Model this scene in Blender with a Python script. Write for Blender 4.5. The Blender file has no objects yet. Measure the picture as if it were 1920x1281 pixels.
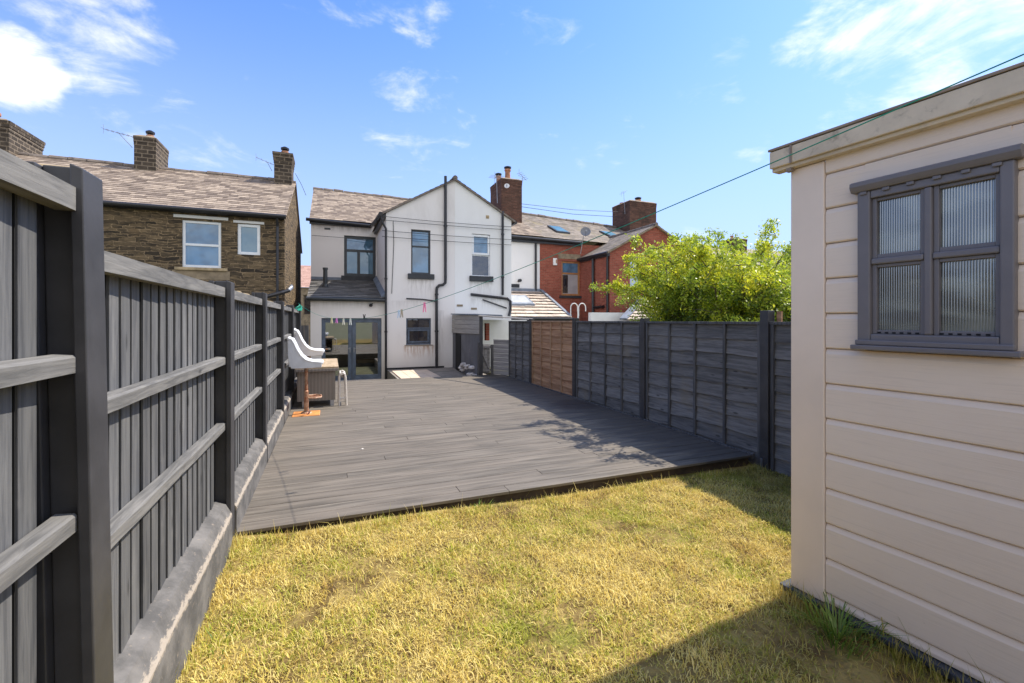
import bpy, math, random
import numpy as np
from mathutils import Vector, Matrix
R = math.radians
S = bpy.context.scene
C = S.collection
rnd = random.Random(7)

# ------------------------------------------------------------------ camera, light, exposure
EYE = 1.6; FPX = 853.0; HOR = 600.0; YAW = R(21.7)
cam = bpy.data.objects.new('camera', bpy.data.cameras.new('camera')); C.objects.link(cam)
cam.location = (0, 0, EYE); cam.rotation_euler = (R(90), 0, -YAW)
cam.data.sensor_width = 36; cam.data.lens = 36*FPX/1920; cam.data.shift_y = -40.5/1920
cam.data.clip_start = 0.05; cam.data.clip_end = 3000
S.camera = cam
SUN_EL = 53.5; SUN_AZ = 82.0
SKY_K = 0.15; SUN_W = 4.0; EXPO = 0.75
sd = Vector((math.cos(R(SUN_EL))*math.sin(R(SUN_AZ)), math.cos(R(SUN_EL))*math.cos(R(SUN_AZ)), math.sin(R(SUN_EL))))
sl = bpy.data.lights.new('sun', 'SUN'); sl.energy = SUN_W; sl.angle = R(0.5); sl.color = (1.0, 0.93, 0.82)
so = bpy.data.objects.new('sun', sl); C.objects.link(so); so.rotation_euler = sd.to_track_quat('Z', 'Y').to_euler(); so.location = (8, 1, 12)
S.view_settings.view_transform = 'Standard'; S.view_settings.look = 'None'
S.view_settings.exposure = EXPO; S.view_settings.gamma = 1

def ray(u, v):
    l = (u-960)/FPX; k = (HOR-v)/FPX
    return Vector((l*math.cos(YAW)+math.sin(YAW), -l*math.sin(YAW)+math.cos(YAW), k))
def PY(u, v, Y): d = ray(u, v)*(Y/ray(u, v).y); return Vector((d.x, Y, EYE+d.z))
def PX(u, v, X): d = ray(u, v)*(X/ray(u, v).x); return Vector((X, d.y, EYE+d.z))

w = bpy.data.worlds.new('World'); S.world = w; w.use_nodes = True
def build_world():
    N = w.node_tree.nodes; L = w.node_tree.links; N.clear()
    out = N.new('ShaderNodeOutputWorld'); bg = N.new('ShaderNodeBackground'); bg.inputs[1].default_value = SKY_K
    sky = N.new('ShaderNodeTexSky'); sky.sky_type = 'NISHITA'; sky.sun_disc = False
    sky.sun_elevation = R(SUN_EL); sky.sun_rotation = R(SUN_AZ); sky.altitude = 100
    sky.air_density = 1.0; sky.dust_density = 0.6; sky.ozone_density = 2.5
    tc = N.new('ShaderNodeTexCoord')
    def mth(op, a, b=None, c=None, clamp=False):
        n = N.new('ShaderNodeMath'); n.operation = op; n.use_clamp = clamp
        for i, x in enumerate((a, b, c)):
            if x is None: continue
            if isinstance(x, (int, float)): n.inputs[i].default_value = x
            else: L.new(x, n.inputs[i])
        return n.outputs[0]
    def noise(sc, det, rough, st, dist=0.0, off=0.0):
        mp = N.new('ShaderNodeMapping'); mp.inputs['Scale'].default_value = st; mp.inputs['Location'].default_value = (off, off*.7, off*.3)
        mp.inputs['Rotation'].default_value = (0, 0, R(-20))
        L.new(tc.outputs['Generated'], mp.inputs[0])
        n = N.new('ShaderNodeTexNoise'); n.inputs['Scale'].default_value = sc; n.inputs['Detail'].default_value = det
        n.inputs['Roughness'].default_value = rough; n.inputs['Distortion'].default_value = dist
        L.new(mp.outputs[0], n.inputs['Vector']); return n.outputs['Fac']
    n1 = noise(4.6, 10, 0.6, (1, 1, 2.4), 0.6, 3.1)
    n2 = noise(13, 8, 0.62, (1, 1, 2.0), 0.5, 1.3)
    dens = mth('ADD', mth('MULTIPLY', n1, 0.75), mth('MULTIPLY', n2, 0.25))
    tot = None
    # cloud fields of this sky: heading and height of each field, its size, its strength
    fields = [(ray(u, v).normalized(), ang, amp) for (u, v, ang, amp) in ((22, 120, 4.2, .30), (85, 125, 2.4, .16), (150, 45, 6.5, .16), (240, 40, 5, .13), (30, 30, 5, .13), (1860, 60, 12, .20), (1580, 90, 8, .15), (1720, 130, 11, .18), (780, 45, 4, .09), (690, 25, 3, .06), (180, 115, 3, .10), (1370, 88, 3, .07), (1400, 220, 5, .09))]
    fields += [(Vector((a, b, c)).normalized(), ang, amp) for (a, b, c, ang, amp) in ((0, -1, .75, 52, .315), (-1, -.7, .5, 34, .25), (.9, -1, .6, 36, .25))]     # unseen cloud banks added behind the camera to fill the shaded walls
    for (d, ang, amp) in fields:
        vm = N.new('ShaderNodeVectorMath'); vm.operation = 'DOT_PRODUCT'; nv = N.new('ShaderNodeVectorMath'); nv.operation = 'NORMALIZE'
        L.new(tc.outputs['Generated'], nv.inputs[0]); L.new(nv.outputs[0], vm.inputs[0]); vm.inputs[1].default_value = d
        mr = N.new('ShaderNodeMapRange'); mr.interpolation_type = 'SMOOTHSTEP'; L.new(vm.outputs['Value'], mr.inputs['Value'])
        mr.inputs['From Min'].default_value = math.cos(R(ang)); mr.inputs['From Max'].default_value = math.cos(R(ang*0.25))
        m = mth('MULTIPLY', mr.outputs[0], amp)
        tot = m if tot is None else mth('MAXIMUM', tot, m)
    dd = mth('ADD', dens, tot)
    mr = N.new('ShaderNodeMapRange'); mr.interpolation_type = 'SMOOTHSTEP'; L.new(dd, mr.inputs['Value'])
    mr.inputs['From Min'].default_value = 0.57; mr.inputs['From Max'].default_value = 0.84
    # pale band low over the roofs
    sep = N.new('ShaderNodeSeparateXYZ'); L.new(tc.outputs['Generated'], sep.inputs[0])
    lowb = N.new('ShaderNodeMapRange'); L.new(sep.outputs['Z'], lowb.inputs['Value']); lowb.interpolation_type = 'SMOOTHSTEP'
    lowb.inputs['From Min'].default_value = 0.0; lowb.inputs['From Max'].default_value = 0.62
    lowb.inputs['To Min'].default_value = 0.85; lowb.inputs['To Max'].default_value = 0.0
    hz = N.new('ShaderNodeMix'); hz.data_type = 'RGBA'; L.new(lowb.outputs[0], hz.inputs[0])
    tint = N.new('ShaderNodeMix'); tint.data_type = 'RGBA'; tint.blend_type = 'MULTIPLY'; tint.inputs[0].default_value = 1
    L.new(sky.outputs[0], tint.inputs[6]); tint.inputs[7].default_value = SKY_TINT
    L.new(tint.outputs[2], hz.inputs[6]); hz.inputs[7].default_value = (2.55, 3.1, 4.4, 1)
    mx = N.new('ShaderNodeMix'); mx.data_type = 'RGBA'; L.new(mth('MULTIPLY', mr.outputs[0], 0.93), mx.inputs[0])
    L.new(hz.outputs[2], mx.inputs[6]); mx.inputs[7].default_value = (5.9, 5.75, 5.6, 1)
    L.new(mx.outputs[2], bg.inputs[0]); L.new(bg.outputs[0], out.inputs[0])
SKY_TINT = (0.58, 0.80, 1.12, 1)
build_world()

# ------------------------------------------------------------------ materials
class NT:
    def __init__(s, name):
        s.m = bpy.data.materials.new(name); s.m.use_nodes = True
        s.N = s.m.node_tree.nodes; s.L = s.m.node_tree.links; s.b = s.N['Principled BSDF']
    def n(s, t, **k):
        x = s.N.new('ShaderNode'+t)
        for a, b in k.items(): setattr(x, a, b)
        return x
    def put(s, sock, v):
        if isinstance(v, (int, float)): sock.default_value = v
        elif isinstance(v, (tuple, list)): sock.default_value = (tuple(v)+(1,))[:len(sock.default_value)] if len(v) == 3 and len(sock.default_value) == 4 else v
        else: s.L.new(v, sock)
    def math(s, op, a, b=0.0, clamp=False):
        x = s.n('Math', operation=op, use_clamp=clamp); s.put(x.inputs[0], a); s.put(x.inputs[1], b); return x.outputs[0]
    def mix(s, f, a, b, mode='MIX'):
        x = s.n('Mix', data_type='RGBA', blend_type=mode); s.put(x.inputs[0], f); s.put(x.inputs[6], a); s.put(x.inputs[7], b); return x.outputs[2]
    def ramp(s, v, a, b, lo=0.0, hi=1.0):
        x = s.n('MapRange', interpolation_type='SMOOTHSTEP'); s.put(x.inputs[0], v)
        x.inputs[1].default_value = a; x.inputs[2].default_value = b; x.inputs[3].default_value = lo; x.inputs[4].default_value = hi
        return x.outputs[0]
    def obj(s): return s.n('TexCoord').outputs['Object']
    def island(s): return s.n('NewGeometry').outputs['Random Per Island']
    def vec(s, v, scale=(1, 1, 1), loc=(0, 0, 0)):
        x = s.n('Mapping'); s.L.new(v, x.inputs[0]); x.inputs['Scale'].default_value = scale; x.inputs['Location'].default_value = loc; return x.outputs[0]
    def addv(s, v, f, k=17.0):
        c = s.n('CombineXYZ'); 
        for i in range(3): s.put(c.inputs[i], s.math('MULTIPLY', f, k*(1+i*.37)))
        a = s.n('VectorMath', operation='ADD'); s.L.new(v, a.inputs[0]); s.L.new(c.outputs[0], a.inputs[1]); return a.outputs[0]
    def noise(s, v, sc=5.0, det=4, rough=.55, dist=0.0, out='Fac'):
        x = s.n('TexNoise'); s.L.new(v, x.inputs['Vector']); x.inputs['Scale'].default_value = sc; x.inputs['Detail'].default_value = det
        x.inputs['Roughness'].default_value = rough; x.inputs['Distortion'].default_value = dist; return x.outputs[out]
    def bump(s, h, st=.3, d=.01):
        x = s.n('Bump'); x.inputs['Strength'].default_value = st; x.inputs['Distance'].default_value = d; s.L.new(h, x.inputs['Height'])
        s.L.new(x.outputs[0], s.b.inputs['Normal']); return x
    def fin(s, col, rough=.7, metal=0.0, spec=.5):
        s.put(s.b.inputs['Base Color'], col); s.put(s.b.inputs['Roughness'], rough); s.b.inputs['Metallic'].default_value = metal
        s.b.inputs['Specular IOR Level'].default_value = spec; return s.m

def plain(name, col, rough=.6, var=.12, sc=6, metal=0.0, bmp=.15, bsc=40, spec=.5, dirt=None):
    t = NT(name); o = t.obj(); n = t.noise(o, sc, 6, .6)
    f = t.ramp(n, .3, .7)
    c = t.mix(f, tuple(x*(1-var) for x in col), tuple(min(1, x*(1+var)) for x in col))
    if dirt: c = t.mix(t.ramp(t.noise(o, dirt[0], 8, .7, .4), dirt[1], dirt[2], 0, dirt[4]), c, dirt[3])
    if bmp: t.bump(t.noise(o, bsc, 4), bmp, .004)
    return t.fin(c, rough, metal, spec)

def wood(name, dark, light, grain=(30, 30, 1.2), rough=.75, isl=.35, knots=True, bmp=.35, patch=None, spec=.3):
    t = NT(name); r = t.island(); o = t.addv(t.obj(), r, 9.0)
    g = t.noise(t.vec(o, grain), 1.6, 7, .62, .6); g2 = t.noise(t.vec(o, tuple(x*.22 for x in grain)), 1.8, 4, .5, .2)
    f = t.ramp(t.math('ADD', t.math('MULTIPLY', g, .6), t.math('MULTIPLY', g2, .4)), .34, .66)
    c = t.mix(f, dark, light)
    if knots:
        sv = tuple(8.0 if x > 5 else 2.6 for x in grain)
        k = t.n('TexVoronoi'); t.L.new(t.vec(o, sv), k.inputs['Vector']); k.inputs['Scale'].default_value = 1.0
        c = t.mix(t.ramp(k.outputs['Distance'], .05, .14, .75, 0), c, tuple(x*.35 for x in dark))
    c = t.mix(1.0, c, t.n('CombineColor').outputs[0], 'MIX') if False else c
    hv = t.n('HueSaturation'); t.L.new(c, hv.inputs['Color']); t.put(hv.inputs['Value'], t.math('ADD', t.math('MULTIPLY', r, isl), 1-isl/2))
    c = hv.outputs[0]
    if patch: c = t.mix(t.ramp(t.noise(t.obj(), patch[0], 6, .65), patch[1], patch[2], 0, patch[4]), c, patch[3])
    t.bump(g, bmp, .004)
    return t.fin(c, rough, 0, spec)

def wallco(t):      # running length + height of a wall, whichever way it faces
    s = t.n('SeparateXYZ'); t.L.new(t.obj(), s.inputs[0]); c = t.n('CombineXYZ')
    t.L.new(t.math('ADD', s.outputs[0], s.outputs[1]), c.inputs[0]); t.L.new(s.outputs[2], c.inputs[1]); return c.outputs[0]

def brick(name, c1, c2, mortar, bw=.225, bh=.075, ms=.01, dirt=(.02, .015, .012), dirtamt=.55, bmp=.5):
    t = NT(name); v = wallco(t)
    b = t.n('TexBrick', offset=.5); t.L.new(v, b.inputs['Vector']); b.inputs['Scale'].default_value = 1
    b.inputs['Brick Width'].default_value = bw; b.inputs['Row Height'].default_value = bh; b.inputs['Mortar Size'].default_value = ms
    b.inputs['Mortar Smooth'].default_value = .3
    b.inputs['Color1'].default_value = c1+(1,); b.inputs['Color2'].default_value = c2+(1,); b.inputs['Mortar'].default_value = mortar+(1,)
    n = t.noise(t.obj(), 1.3, 8, .65, .3)
    c = t.mix(t.ramp(n, .46, .7, 0, dirtamt), b.outputs['Color'], dirt)
    c = t.mix(t.ramp(t.noise(t.obj(), 14, 3), .3, .75, 0, .35), c, tuple(x*.55 for x in c1))
    t.bump(t.math('SUBTRACT', 1.0, b.outputs['Fac']), bmp, .008)
    return t.fin(c, .9, 0, .2)

def rubble(name):
    t = NT(name); v = wallco(t); sp = t.n('SeparateXYZ'); t.L.new(v, sp.inputs[0])
    wob = t.noise(t.vec(t.obj(), (1, 1, .5)), 1.1, 3, .5); w2 = t.noise(t.obj(), 7, 4, .6); w3 = t.noise(t.vec(t.obj(), (1, 1, 1), (4, 4, 4)), 6, 4, .6)
    def lay(bw, bh, k):
        cb = t.n('CombineXYZ'); t.put(cb.inputs[0], t.math('ADD', sp.outputs[0], t.math('MULTIPLY', w2, .16))); t.put(cb.inputs[1], t.math('ADD', t.math('ADD', sp.outputs[1], t.math('MULTIPLY', wob, .28)), t.math('ADD', t.math('MULTIPLY', w3, .085), k)))
        b = t.n('TexBrick', offset=.43, squash=1.7, squash_frequency=3); t.L.new(cb.outputs[0], b.inputs['Vector']); b.inputs['Scale'].default_value = 1
        b.inputs['Brick Width'].default_value = bw; b.inputs['Row Height'].default_value = bh; b.inputs['Mortar Size'].default_value = .012; b.inputs['Mortar Smooth'].default_value = .4
        b.inputs['Color1'].default_value = (.05, .04, .03, 1); b.inputs['Color2'].default_value = (.23, .165, .095, 1); b.inputs['Mortar'].default_value = (.36, .26, .155, 1); return b
    b1 = lay(.34, .115, 0); b2 = lay(.24, .075, .03); sel = t.ramp(t.noise(t.vec(t.obj(), (.7, .7, 2.2)), 1.3, 2, .5), .48, .52)
    c = t.mix(sel, b1.outputs['Color'], b2.outputs['Color'])
    c = t.mix(t.ramp(t.noise(t.vec(t.obj(), (1, 1, 2.5)), 4.5, 7, .72), .40, .68, 0, .8), c, (.035, .03, .026))
    c = t.mix(t.ramp(t.noise(t.obj(), 2.0, 5, .6), .56, .75, 0, .45), c, (.24, .155, .08))
    f = t.mix(sel, b1.outputs['Fac'], b2.outputs['Fac']); t.bump(t.math('SUBTRACT', 1.0, f), .9, .03)
    return t.fin(c, .95, 0, .15)

def slate(name, a, b, moss=None):
    t = NT(name); r = t.island()
    c = t.mix(r, a, b); n = t.noise(t.obj(), 7, 5, .7)
    c = t.mix(t.ramp(n, .42, .72, 0, .6), c, tuple(x*.5 for x in a))
    if moss: c = t.mix(t.ramp(t.noise(t.obj(), .9, 7, .75), .52, .66, 0, .6), c, moss)
    t.bump(n, .3, .01); return t.fin(c, .8, 0, .35)

def glass(name, tint=(.03, .045, .06), refl=.5, curtain=None):
    t = NT(name); t.m.node_tree.nodes.remove(t.b)
    d = t.n('BsdfDiffuse'); g = t.n('BsdfGlossy'); g.inputs['Roughness'].default_value = .015; mxs = t.n('MixShader'); out = t.N['Material Output']
    n = t.noise(t.obj(), 2.2, 2); c = t.mix(t.ramp(n, .35, .65), tint, curtain or tuple(x*1.8 for x in tint))
    t.L.new(c, d.inputs[0]); g.inputs['Color'].default_value = (.82, .9, 1, 1)
    bp = t.n('Bump'); bp.inputs['Strength'].default_value = .04; bp.inputs['Distance'].default_value = .02; t.L.new(t.noise(t.obj(), 1.6, 1), bp.inputs['Height']); t.L.new(bp.outputs[0], g.inputs['Normal'])
    mxs.inputs[0].default_value = refl; t.L.new(d.outputs[0], mxs.inputs[1]); t.L.new(g.outputs[0], mxs.inputs[2]); t.L.new(mxs.outputs[0], out.inputs[0]); return t.m

def render_wall(name, col, stain=.25, runs=()):
    t = NT(name); o = t.obj(); n = t.noise(t.vec(o, (1, 1, .35)), 1.3, 8, .68, .3)
    c = t.mix(t.ramp(n, .48, .8, 0, stain), col, (.34, .29, .24))
    c = t.mix(t.ramp(t.noise(o, 6, 6, .7), .6, .8, 0, stain*.7), c, (.30, .24, .2))
    sp = t.n('SeparateXYZ'); t.L.new(o, sp.inputs[0])
    low = t.ramp(t.math('ADD', sp.outputs[2], t.math('MULTIPLY', n, .8)), .25, 1.5, .45, 0)     # splash-back dirt at the foot
    c = t.mix(low, c, (.47, .37, .27))
    for (xa, xb, zt, ln_, tint, amt) in runs:        # dirt runs under sills and patched, damp areas
        ns = t.noise(t.vec(o, (5.5, 1, .9)), 2.2, 5, .6)
        mx_ = t.math('MULTIPLY', t.ramp(sp.outputs[0], xa-.06, xa+.06), t.ramp(sp.outputs[0], xb-.06, xb+.06, 1, 0))
        mz_ = t.math('MULTIPLY', t.ramp(sp.outputs[2], zt-.01, zt+.01, 1, 0), t.ramp(sp.outputs[2], zt-ln_, zt, 0, 1))
        c = t.mix(t.math('MULTIPLY', t.math('MULTIPLY', mx_, mz_), t.ramp(ns, .38, .62, 0, amt)), c, tint)
    t.bump(t.noise(o, 60, 4), .25, .004); return t.fin(c, .9, 0, .2)

M = {}
M['board'] = wood('stained_board', (.070, .071, .075), (.160, .158, .155), (38, 38, 2.2), isl=.45, bmp=.5, patch=(3.2, .55, .75, (.26, .245, .225), .35))
M['rail'] = wood('weathered_rail', (.10, .098, .095), (.22, .21, .195), (34, 2.6, 34), isl=.2, bmp=.5)
M['post'] = plain('dark_post_paint', (.045, .044, .047), .5, .25, 4, bmp=.1, dirt=(14, .68, .75, (.3, .27, .22), .5))
M['gravel'] = None
def gravel_mat():
    t = NT('painted_concrete'); o = t.obj(); s = t.n('SeparateXYZ'); t.L.new(o, s.inputs[0])
    c = t.mix(t.ramp(t.noise(o, 5, 6, .65), .35, .7), (.10, .096, .092), (.20, .188, .176))
    c = t.mix(t.ramp(t.noise(t.vec(o, (1, 1.0, 1)), 30, 4, .7), .60, .72, 0, .6), c, (.33, .27, .21))
    z = t.math('ADD', s.outputs[2], t.math('MULTIPLY', t.math('SUBTRACT', t.noise(t.vec(o, (1, 3, 8)), 6, 6, .7), .5), .10))
    edge = t.ramp(t.math('ABSOLUTE', t.math('SUBTRACT', z, .305)), .007, .022, 1, 0)      # paint flaked off the arris
    c = t.mix(t.math('MULTIPLY', edge, .7), c, (.46, .39, .31))
    t.bump(t.noise(o, 28, 5, .6), .5, .006); return t.fin(c, .9, 0, .15)
M['gravel'] = gravel_mat()
M['gap'] = plain('gap_dark', (.004, .004, .004), .9, .1, bmp=0)
M['lap'] = wood('dark_lap_board', (.085, .082, .080), (.205, .196, .188), (26, 2.0, 26), isl=.4, patch=(1.3, .55, .75, (.22, .18, .125), .55))
M['lapbrown'] = wood('brown_lap_board', (.24, .115, .06), (.49, .29, .165), (20, 1.0, 20), isl=.25, patch=(.8, .55, .8, (.30, .24, .12), .5))
M['batten'] = wood('dark_batten', (.05, .05, .052), (.14, .136, .136), (22, 22, 1.2), knots=False)
M['battenbrown'] = wood('brown_batten', (.26, .15, .09), (.44, .29, .18), (22, 22, 1.2), knots=False)
M['gatewood'] = wood('gate_wood', (.19, .18, .18), (.36, .34, .33), (1.0, 1.0, 22), isl=.3, knots=False)

def deck_mat():
    t = NT('deck_board'); r = t.island(); o0 = t.obj(); o = t.addv(o0, r, 6)
    g = t.noise(t.vec(o, (1.0, 14, 14)), 1.5, 6, .6, .4); g3 = t.noise(t.vec(o0, (.5, 2.6, 1)), 1.6, 4, .6, .6)
    c = t.mix(t.ramp(g, .3, .7), (.098, .084, .066), (.200, .172, .138))
    c = t.mix(t.ramp(g3, .42, .62, 0, .38), c, (.215, .178, .14))
    hv = t.n('HueSaturation'); t.L.new(c, hv.inputs['Color']); t.put(hv.inputs['Value'], t.math('ADD', t.math('MULTIPLY', r, .16), .92)); c = hv.outputs[0]
    s = t.n('SeparateXYZ'); t.L.new(o0, s.inputs[0])
    wn = t.noise(o0, 3.0, 5, .6)
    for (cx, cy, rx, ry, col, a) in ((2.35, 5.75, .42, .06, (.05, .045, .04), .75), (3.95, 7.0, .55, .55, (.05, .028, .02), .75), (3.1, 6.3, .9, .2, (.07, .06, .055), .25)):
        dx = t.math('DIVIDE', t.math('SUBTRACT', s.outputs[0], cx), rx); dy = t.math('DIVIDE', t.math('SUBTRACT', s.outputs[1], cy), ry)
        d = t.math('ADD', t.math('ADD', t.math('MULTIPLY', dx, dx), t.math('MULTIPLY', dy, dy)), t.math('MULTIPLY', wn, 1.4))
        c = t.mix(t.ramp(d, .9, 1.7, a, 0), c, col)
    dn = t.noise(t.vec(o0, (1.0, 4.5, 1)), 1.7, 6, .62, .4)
    c = t.mix(t.ramp(t.math('ADD', s.outputs[0], t.math('MULTIPLY', t.math('SUBTRACT', dn, .5), 2.2)), 3.25, 3.75, 0, .62), c, (.045, .043, .045))     # damp streaks that also deepen the fence shadow in the deck colour
    w_ = t.n('TexWave', wave_type='BANDS', bands_direction='Y'); t.L.new(o0, w_.inputs[0]); w_.inputs['Scale'].default_value = 16
    h = t.math('ADD', t.math('MULTIPLY', w_.outputs['Fac'], .25), g); t.bump(h, .25, .004)
    c = t.mix(t.ramp(t.noise(o0, 90, 2), .70, .78, 0, .5), c, (.42, .39, .35))
    return t.fin(c, .62, 0, .35)
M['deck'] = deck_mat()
M['deckdark'] = plain('deck_frame_timber', (.07, .05, .035), .9, .3, 5)

def lawn_mat(name, blades):
    t = NT(name); o = t.obj()
    n1 = t.noise(o, 1.5, 6, .65, .3); n2 = t.noise(t.vec(o, (1, 1, 1), (5, 3, 0)), 5.0, 5, .6)
    n3 = t.noise(t.vec(o, (1, 1, 1), (9, 1, 0)), 2.6, 6, .65)
    straw = (.68, .52, .12); pale = (.93, .78, .32); green = (.36, .40, .045); brown = (.42, .235, .075)
    if blades:
        r = t.island(); rr = t.math('FRACT', t.math('MULTIPLY', r, 17.3))
        c = t.mix(t.ramp(r, .1, .9), straw, pale)
        c = t.mix(t.ramp(t.math('ADD', n1, t.math('MULTIPLY', t.math('SUBTRACT', rr, .5), .30)), .51, .62, 0, .9), c, green)
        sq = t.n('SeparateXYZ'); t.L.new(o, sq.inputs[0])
        for mk in (t.math('MULTIPLY', t.ramp(t.math('ADD', sq.outputs[0], t.math('MULTIPLY', n1, .8)), 1.9, 2.6), t.ramp(t.math('ADD', sq.outputs[1], t.math('MULTIPLY', n3, .4)), 1.8, 2.2, 1, 0)), t.ramp(t.math('ADD', sq.outputs[0], t.math('MULTIPLY', n1, 1.0)), 4.0, 4.6)): c = t.mix(t.math('MULTIPLY', mk, .62), c, (.22, .20, .05))  # painted darker and greener to deepen the shade by shed and fence
        c = t.mix(t.ramp(t.math('ADD', n3, t.math('MULTIPLY', t.math('SUBTRACT', r, .5), .2)), .58, .72, 0, .7), c, brown)
        d = t.n('BsdfDiffuse'); tr = t.n('BsdfTranslucent'); t.L.new(c, d.inputs[0]); t.L.new(c, tr.inputs[0])
        mx = t.n('MixShader'); mx.inputs[0].default_value = .28; t.L.new(d.outputs[0], mx.inputs[1]); t.L.new(tr.outputs[0], mx.inputs[2]); t.L.new(mx.outputs[0], t.N['Material Output'].inputs[0])
        t.N.remove(t.b); return t.m
    c = t.mix(t.ramp(n2, .35, .65), (.13, .085, .035), (.34, .25, .09))
    c = t.mix(t.ramp(n1, .55, .68, 0, .6), c, (.16, .19, .03)); c = t.mix(t.ramp(n3, .55, .68, 0, .7), c, (.07, .045, .025)); t.bump(t.noise(o, 40, 5), .8, .02)
    return t.fin(c, 1, 0, .05)
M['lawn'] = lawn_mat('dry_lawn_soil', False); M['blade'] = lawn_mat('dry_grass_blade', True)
M['earth'] = plain('far_ground', (.13, .13, .07), 1, .4, .3, bmp=.3)
M['patio'] = plain('patio_stone', (.26, .23, .20), .9, .25, 3)
M['slab'] = plain('pale_slab', (.66, .52, .40), .85, .12, 4)

M['stone'] = rubble('rubble_stone')
M['stoneblock'] = brick('stone_block', (.06, .048, .038), (.12, .095, .07), (.25, .20, .145), .30, .13, .018, (.03, .028, .026), .6)
M['copestone'] = plain('cope_stone', (.42, .32, .19), .95, .35, 5, bmp=.6, bsc=14)
M['slate_tan'] = slate('tan_slate', (.17, .128, .10), (.45, .36, .275))
M['slate_grey'] = slate('grey_slate', (.19, .16, .13), (.37, .31, .255), (.30, .245, .11))
M['tile_dark'] = slate('grey_buff_tile', (.15, .145, .14), (.27, .26, .25))
M['tile_pale'] = slate('buff_tile', (.46, .38, .31), (.62, .53, .44))
M['tile_pink'] = slate('pink_tile', (.38, .22, .17), (.52, .33, .26))
M['ridge'] = plain('ridge_tile', (.20, .165, .14), .85, .3, 4)
M['render'] = render_wall('cream_render', (.81, .775, .755), .22, ((.48, 1.38, 3.48, .9, (.36, .33, .31), .4), (-1.6, -.2, 3.57, .35, (.36, .33, .31), .35), (.35, 1.4, 1.15, .55, (.45, .28, .18), .75), (1.35, 1.75, 2.4, 2.4, (.36, .33, .31), .3), (-2.6, 1.6, 2.72, .4, (.36, .33, .31), .25), (-2.7, -.25, 5.82, .35, (.36, .33, .31), .4)))
M['render2'] = render_wall('white_render', (.84, .835, .83), .10, ((2.7, 3.65, 3.44, .7, (.36, .33, .31), .35), (2.7, 4.3, 2.85, .5, (.36, .33, .31), .3)))
M['white'] = plain('white_paint', (.80, .79, .77), .6, .05, 3, bmp=.05)
M['red'] = brick('red_brick', (.30, .078, .052), (.43, .125, .082), (.30, .17, .12), .225, .075, .009, (.16, .06, .045), .5)
M['redgrey'] = brick('sooted_brick', (.11, .055, .04), (.20, .10, .07), (.10, .08, .065), .225, .075, .009, (.04, .035, .03), .7)
M['black'] = plain('black_plastic_gutter', (.018, .018, .022), .35, .2, 4, bmp=0)
M['anthracite'] = plain('anthracite_frame', (.035, .042, .05), .4, .15, 6, bmp=0)
M['bluegrey'] = plain('blue_grey_frame', (.085, .11, .155), .45, .25, 6, bmp=0, dirt=(9, .5, .7, (.18, .23, .31), .5))
M['upvc'] = plain('white_window_frame', (.82, .84, .86), .35, .04, 6, bmp=0)
M['oak'] = plain('orange_brown_frame', (.42, .19, .07), .5, .2, 8)
M['sill'] = plain('dark_painted_sill', (.035, .038, .045), .6, .2, 6)
M['lintel'] = plain('sandstone_lintel', (.27, .21, .14), .9, .3, 4)
M['lead'] = plain('lead_flashing', (.17, .20, .25), .6, .2, 5)
M['glass'] = glass('window_glass', (.06, .13, .21), .14)
M['glassblue'] = glass('frosted_pane', (.09, .19, .27), .12, (.12, .23, .31))
M['glasswhite'] = glass('blind_behind_pane', (.42, .44, .46), .3, (.5, .52, .54))
M['glassdark'] = glass('dark_door_glass', (.03, .026, .03), .13, (.09, .075, .06))
M['metal'] = plain('grey_metal', (.35, .36, .38), .35, .1, 10, .7, bmp=0)
M['dish'] = plain('grey_dish', (.22, .22, .23), .5, .1)
M['clay'] = plain('clay_pot', (.40, .19, .11), .85, .3, 6)
M['clad'] = wood('grey_cladding', (.30, .28, .255), (.42, .395, .36), (1, 1, 20), isl=.12, knots=False)
M['darkwall'] = plain('dark_grey_painted_wall', (.13, .13, .14), .8, .2, 2, dirt=(3.2, .62, .7, (.42, .30, .22), .6))
M['whitewash'] = plain('whitewashed_rubble', (.62, .57, .53), .9, .3, 9, bmp=1, bsc=9)
M['cable'] = plain('cable', (.03, .03, .035), .6, .05, bmp=0)
M['green'] = plain('green_plastic_cord', (.01, .27, .17), .4, .15, 30, bmp=0)

def cream_shed():
    t = NT('cream_resin_cladding'); o = t.obj()
    g = t.noise(t.vec(o, (1.6, 1.6, 55)), 2.2, 5, .6, .5); n = t.noise(o, 1.4, 7, .65)
    c = t.mix(t.ramp(n, .3, .75), (.79, .665, .55), (.76, .625, .505))
    c = t.mix(t.ramp(g, .5, .72, 0, .16), c, (.40, .33, .27))
    c = t.mix(t.ramp(t.noise(t.vec(o, (1, 1, 1), (3, 3, 3)), 32, 4, .7), .72, .78, 0, .6), c, (.22, .18, .14))
    t.bump(g, .45, .0025); return t.fin(c, .62, 0, .3)
M['cream'] = cream_shed()
M['creamtrim'] = plain('cream_trim', (.79, .65, .53), .5, .06, 1.2, bmp=.08, bsc=70, dirt=(26, .68, .74, (.3, .24, .17), .6))
M['creamroof'] = plain('weathered_fascia', (.62, .52, .39), .7, .15, 3, bmp=.2, dirt=(7, .55, .72, (.17, .14, .10), .6))
M['roofdark'] = plain('brown_roof_edge', (.27, .21, .165), .7, .2, 4)
M['taupe'] = plain('taupe_window_frame', (.16, .145, .15), .45, .08, 4, bmp=.12, bsc=160)
M['baseblk'] = plain('shed_base_plastic', (.05, .055, .068), .5, .15, 4)
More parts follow.
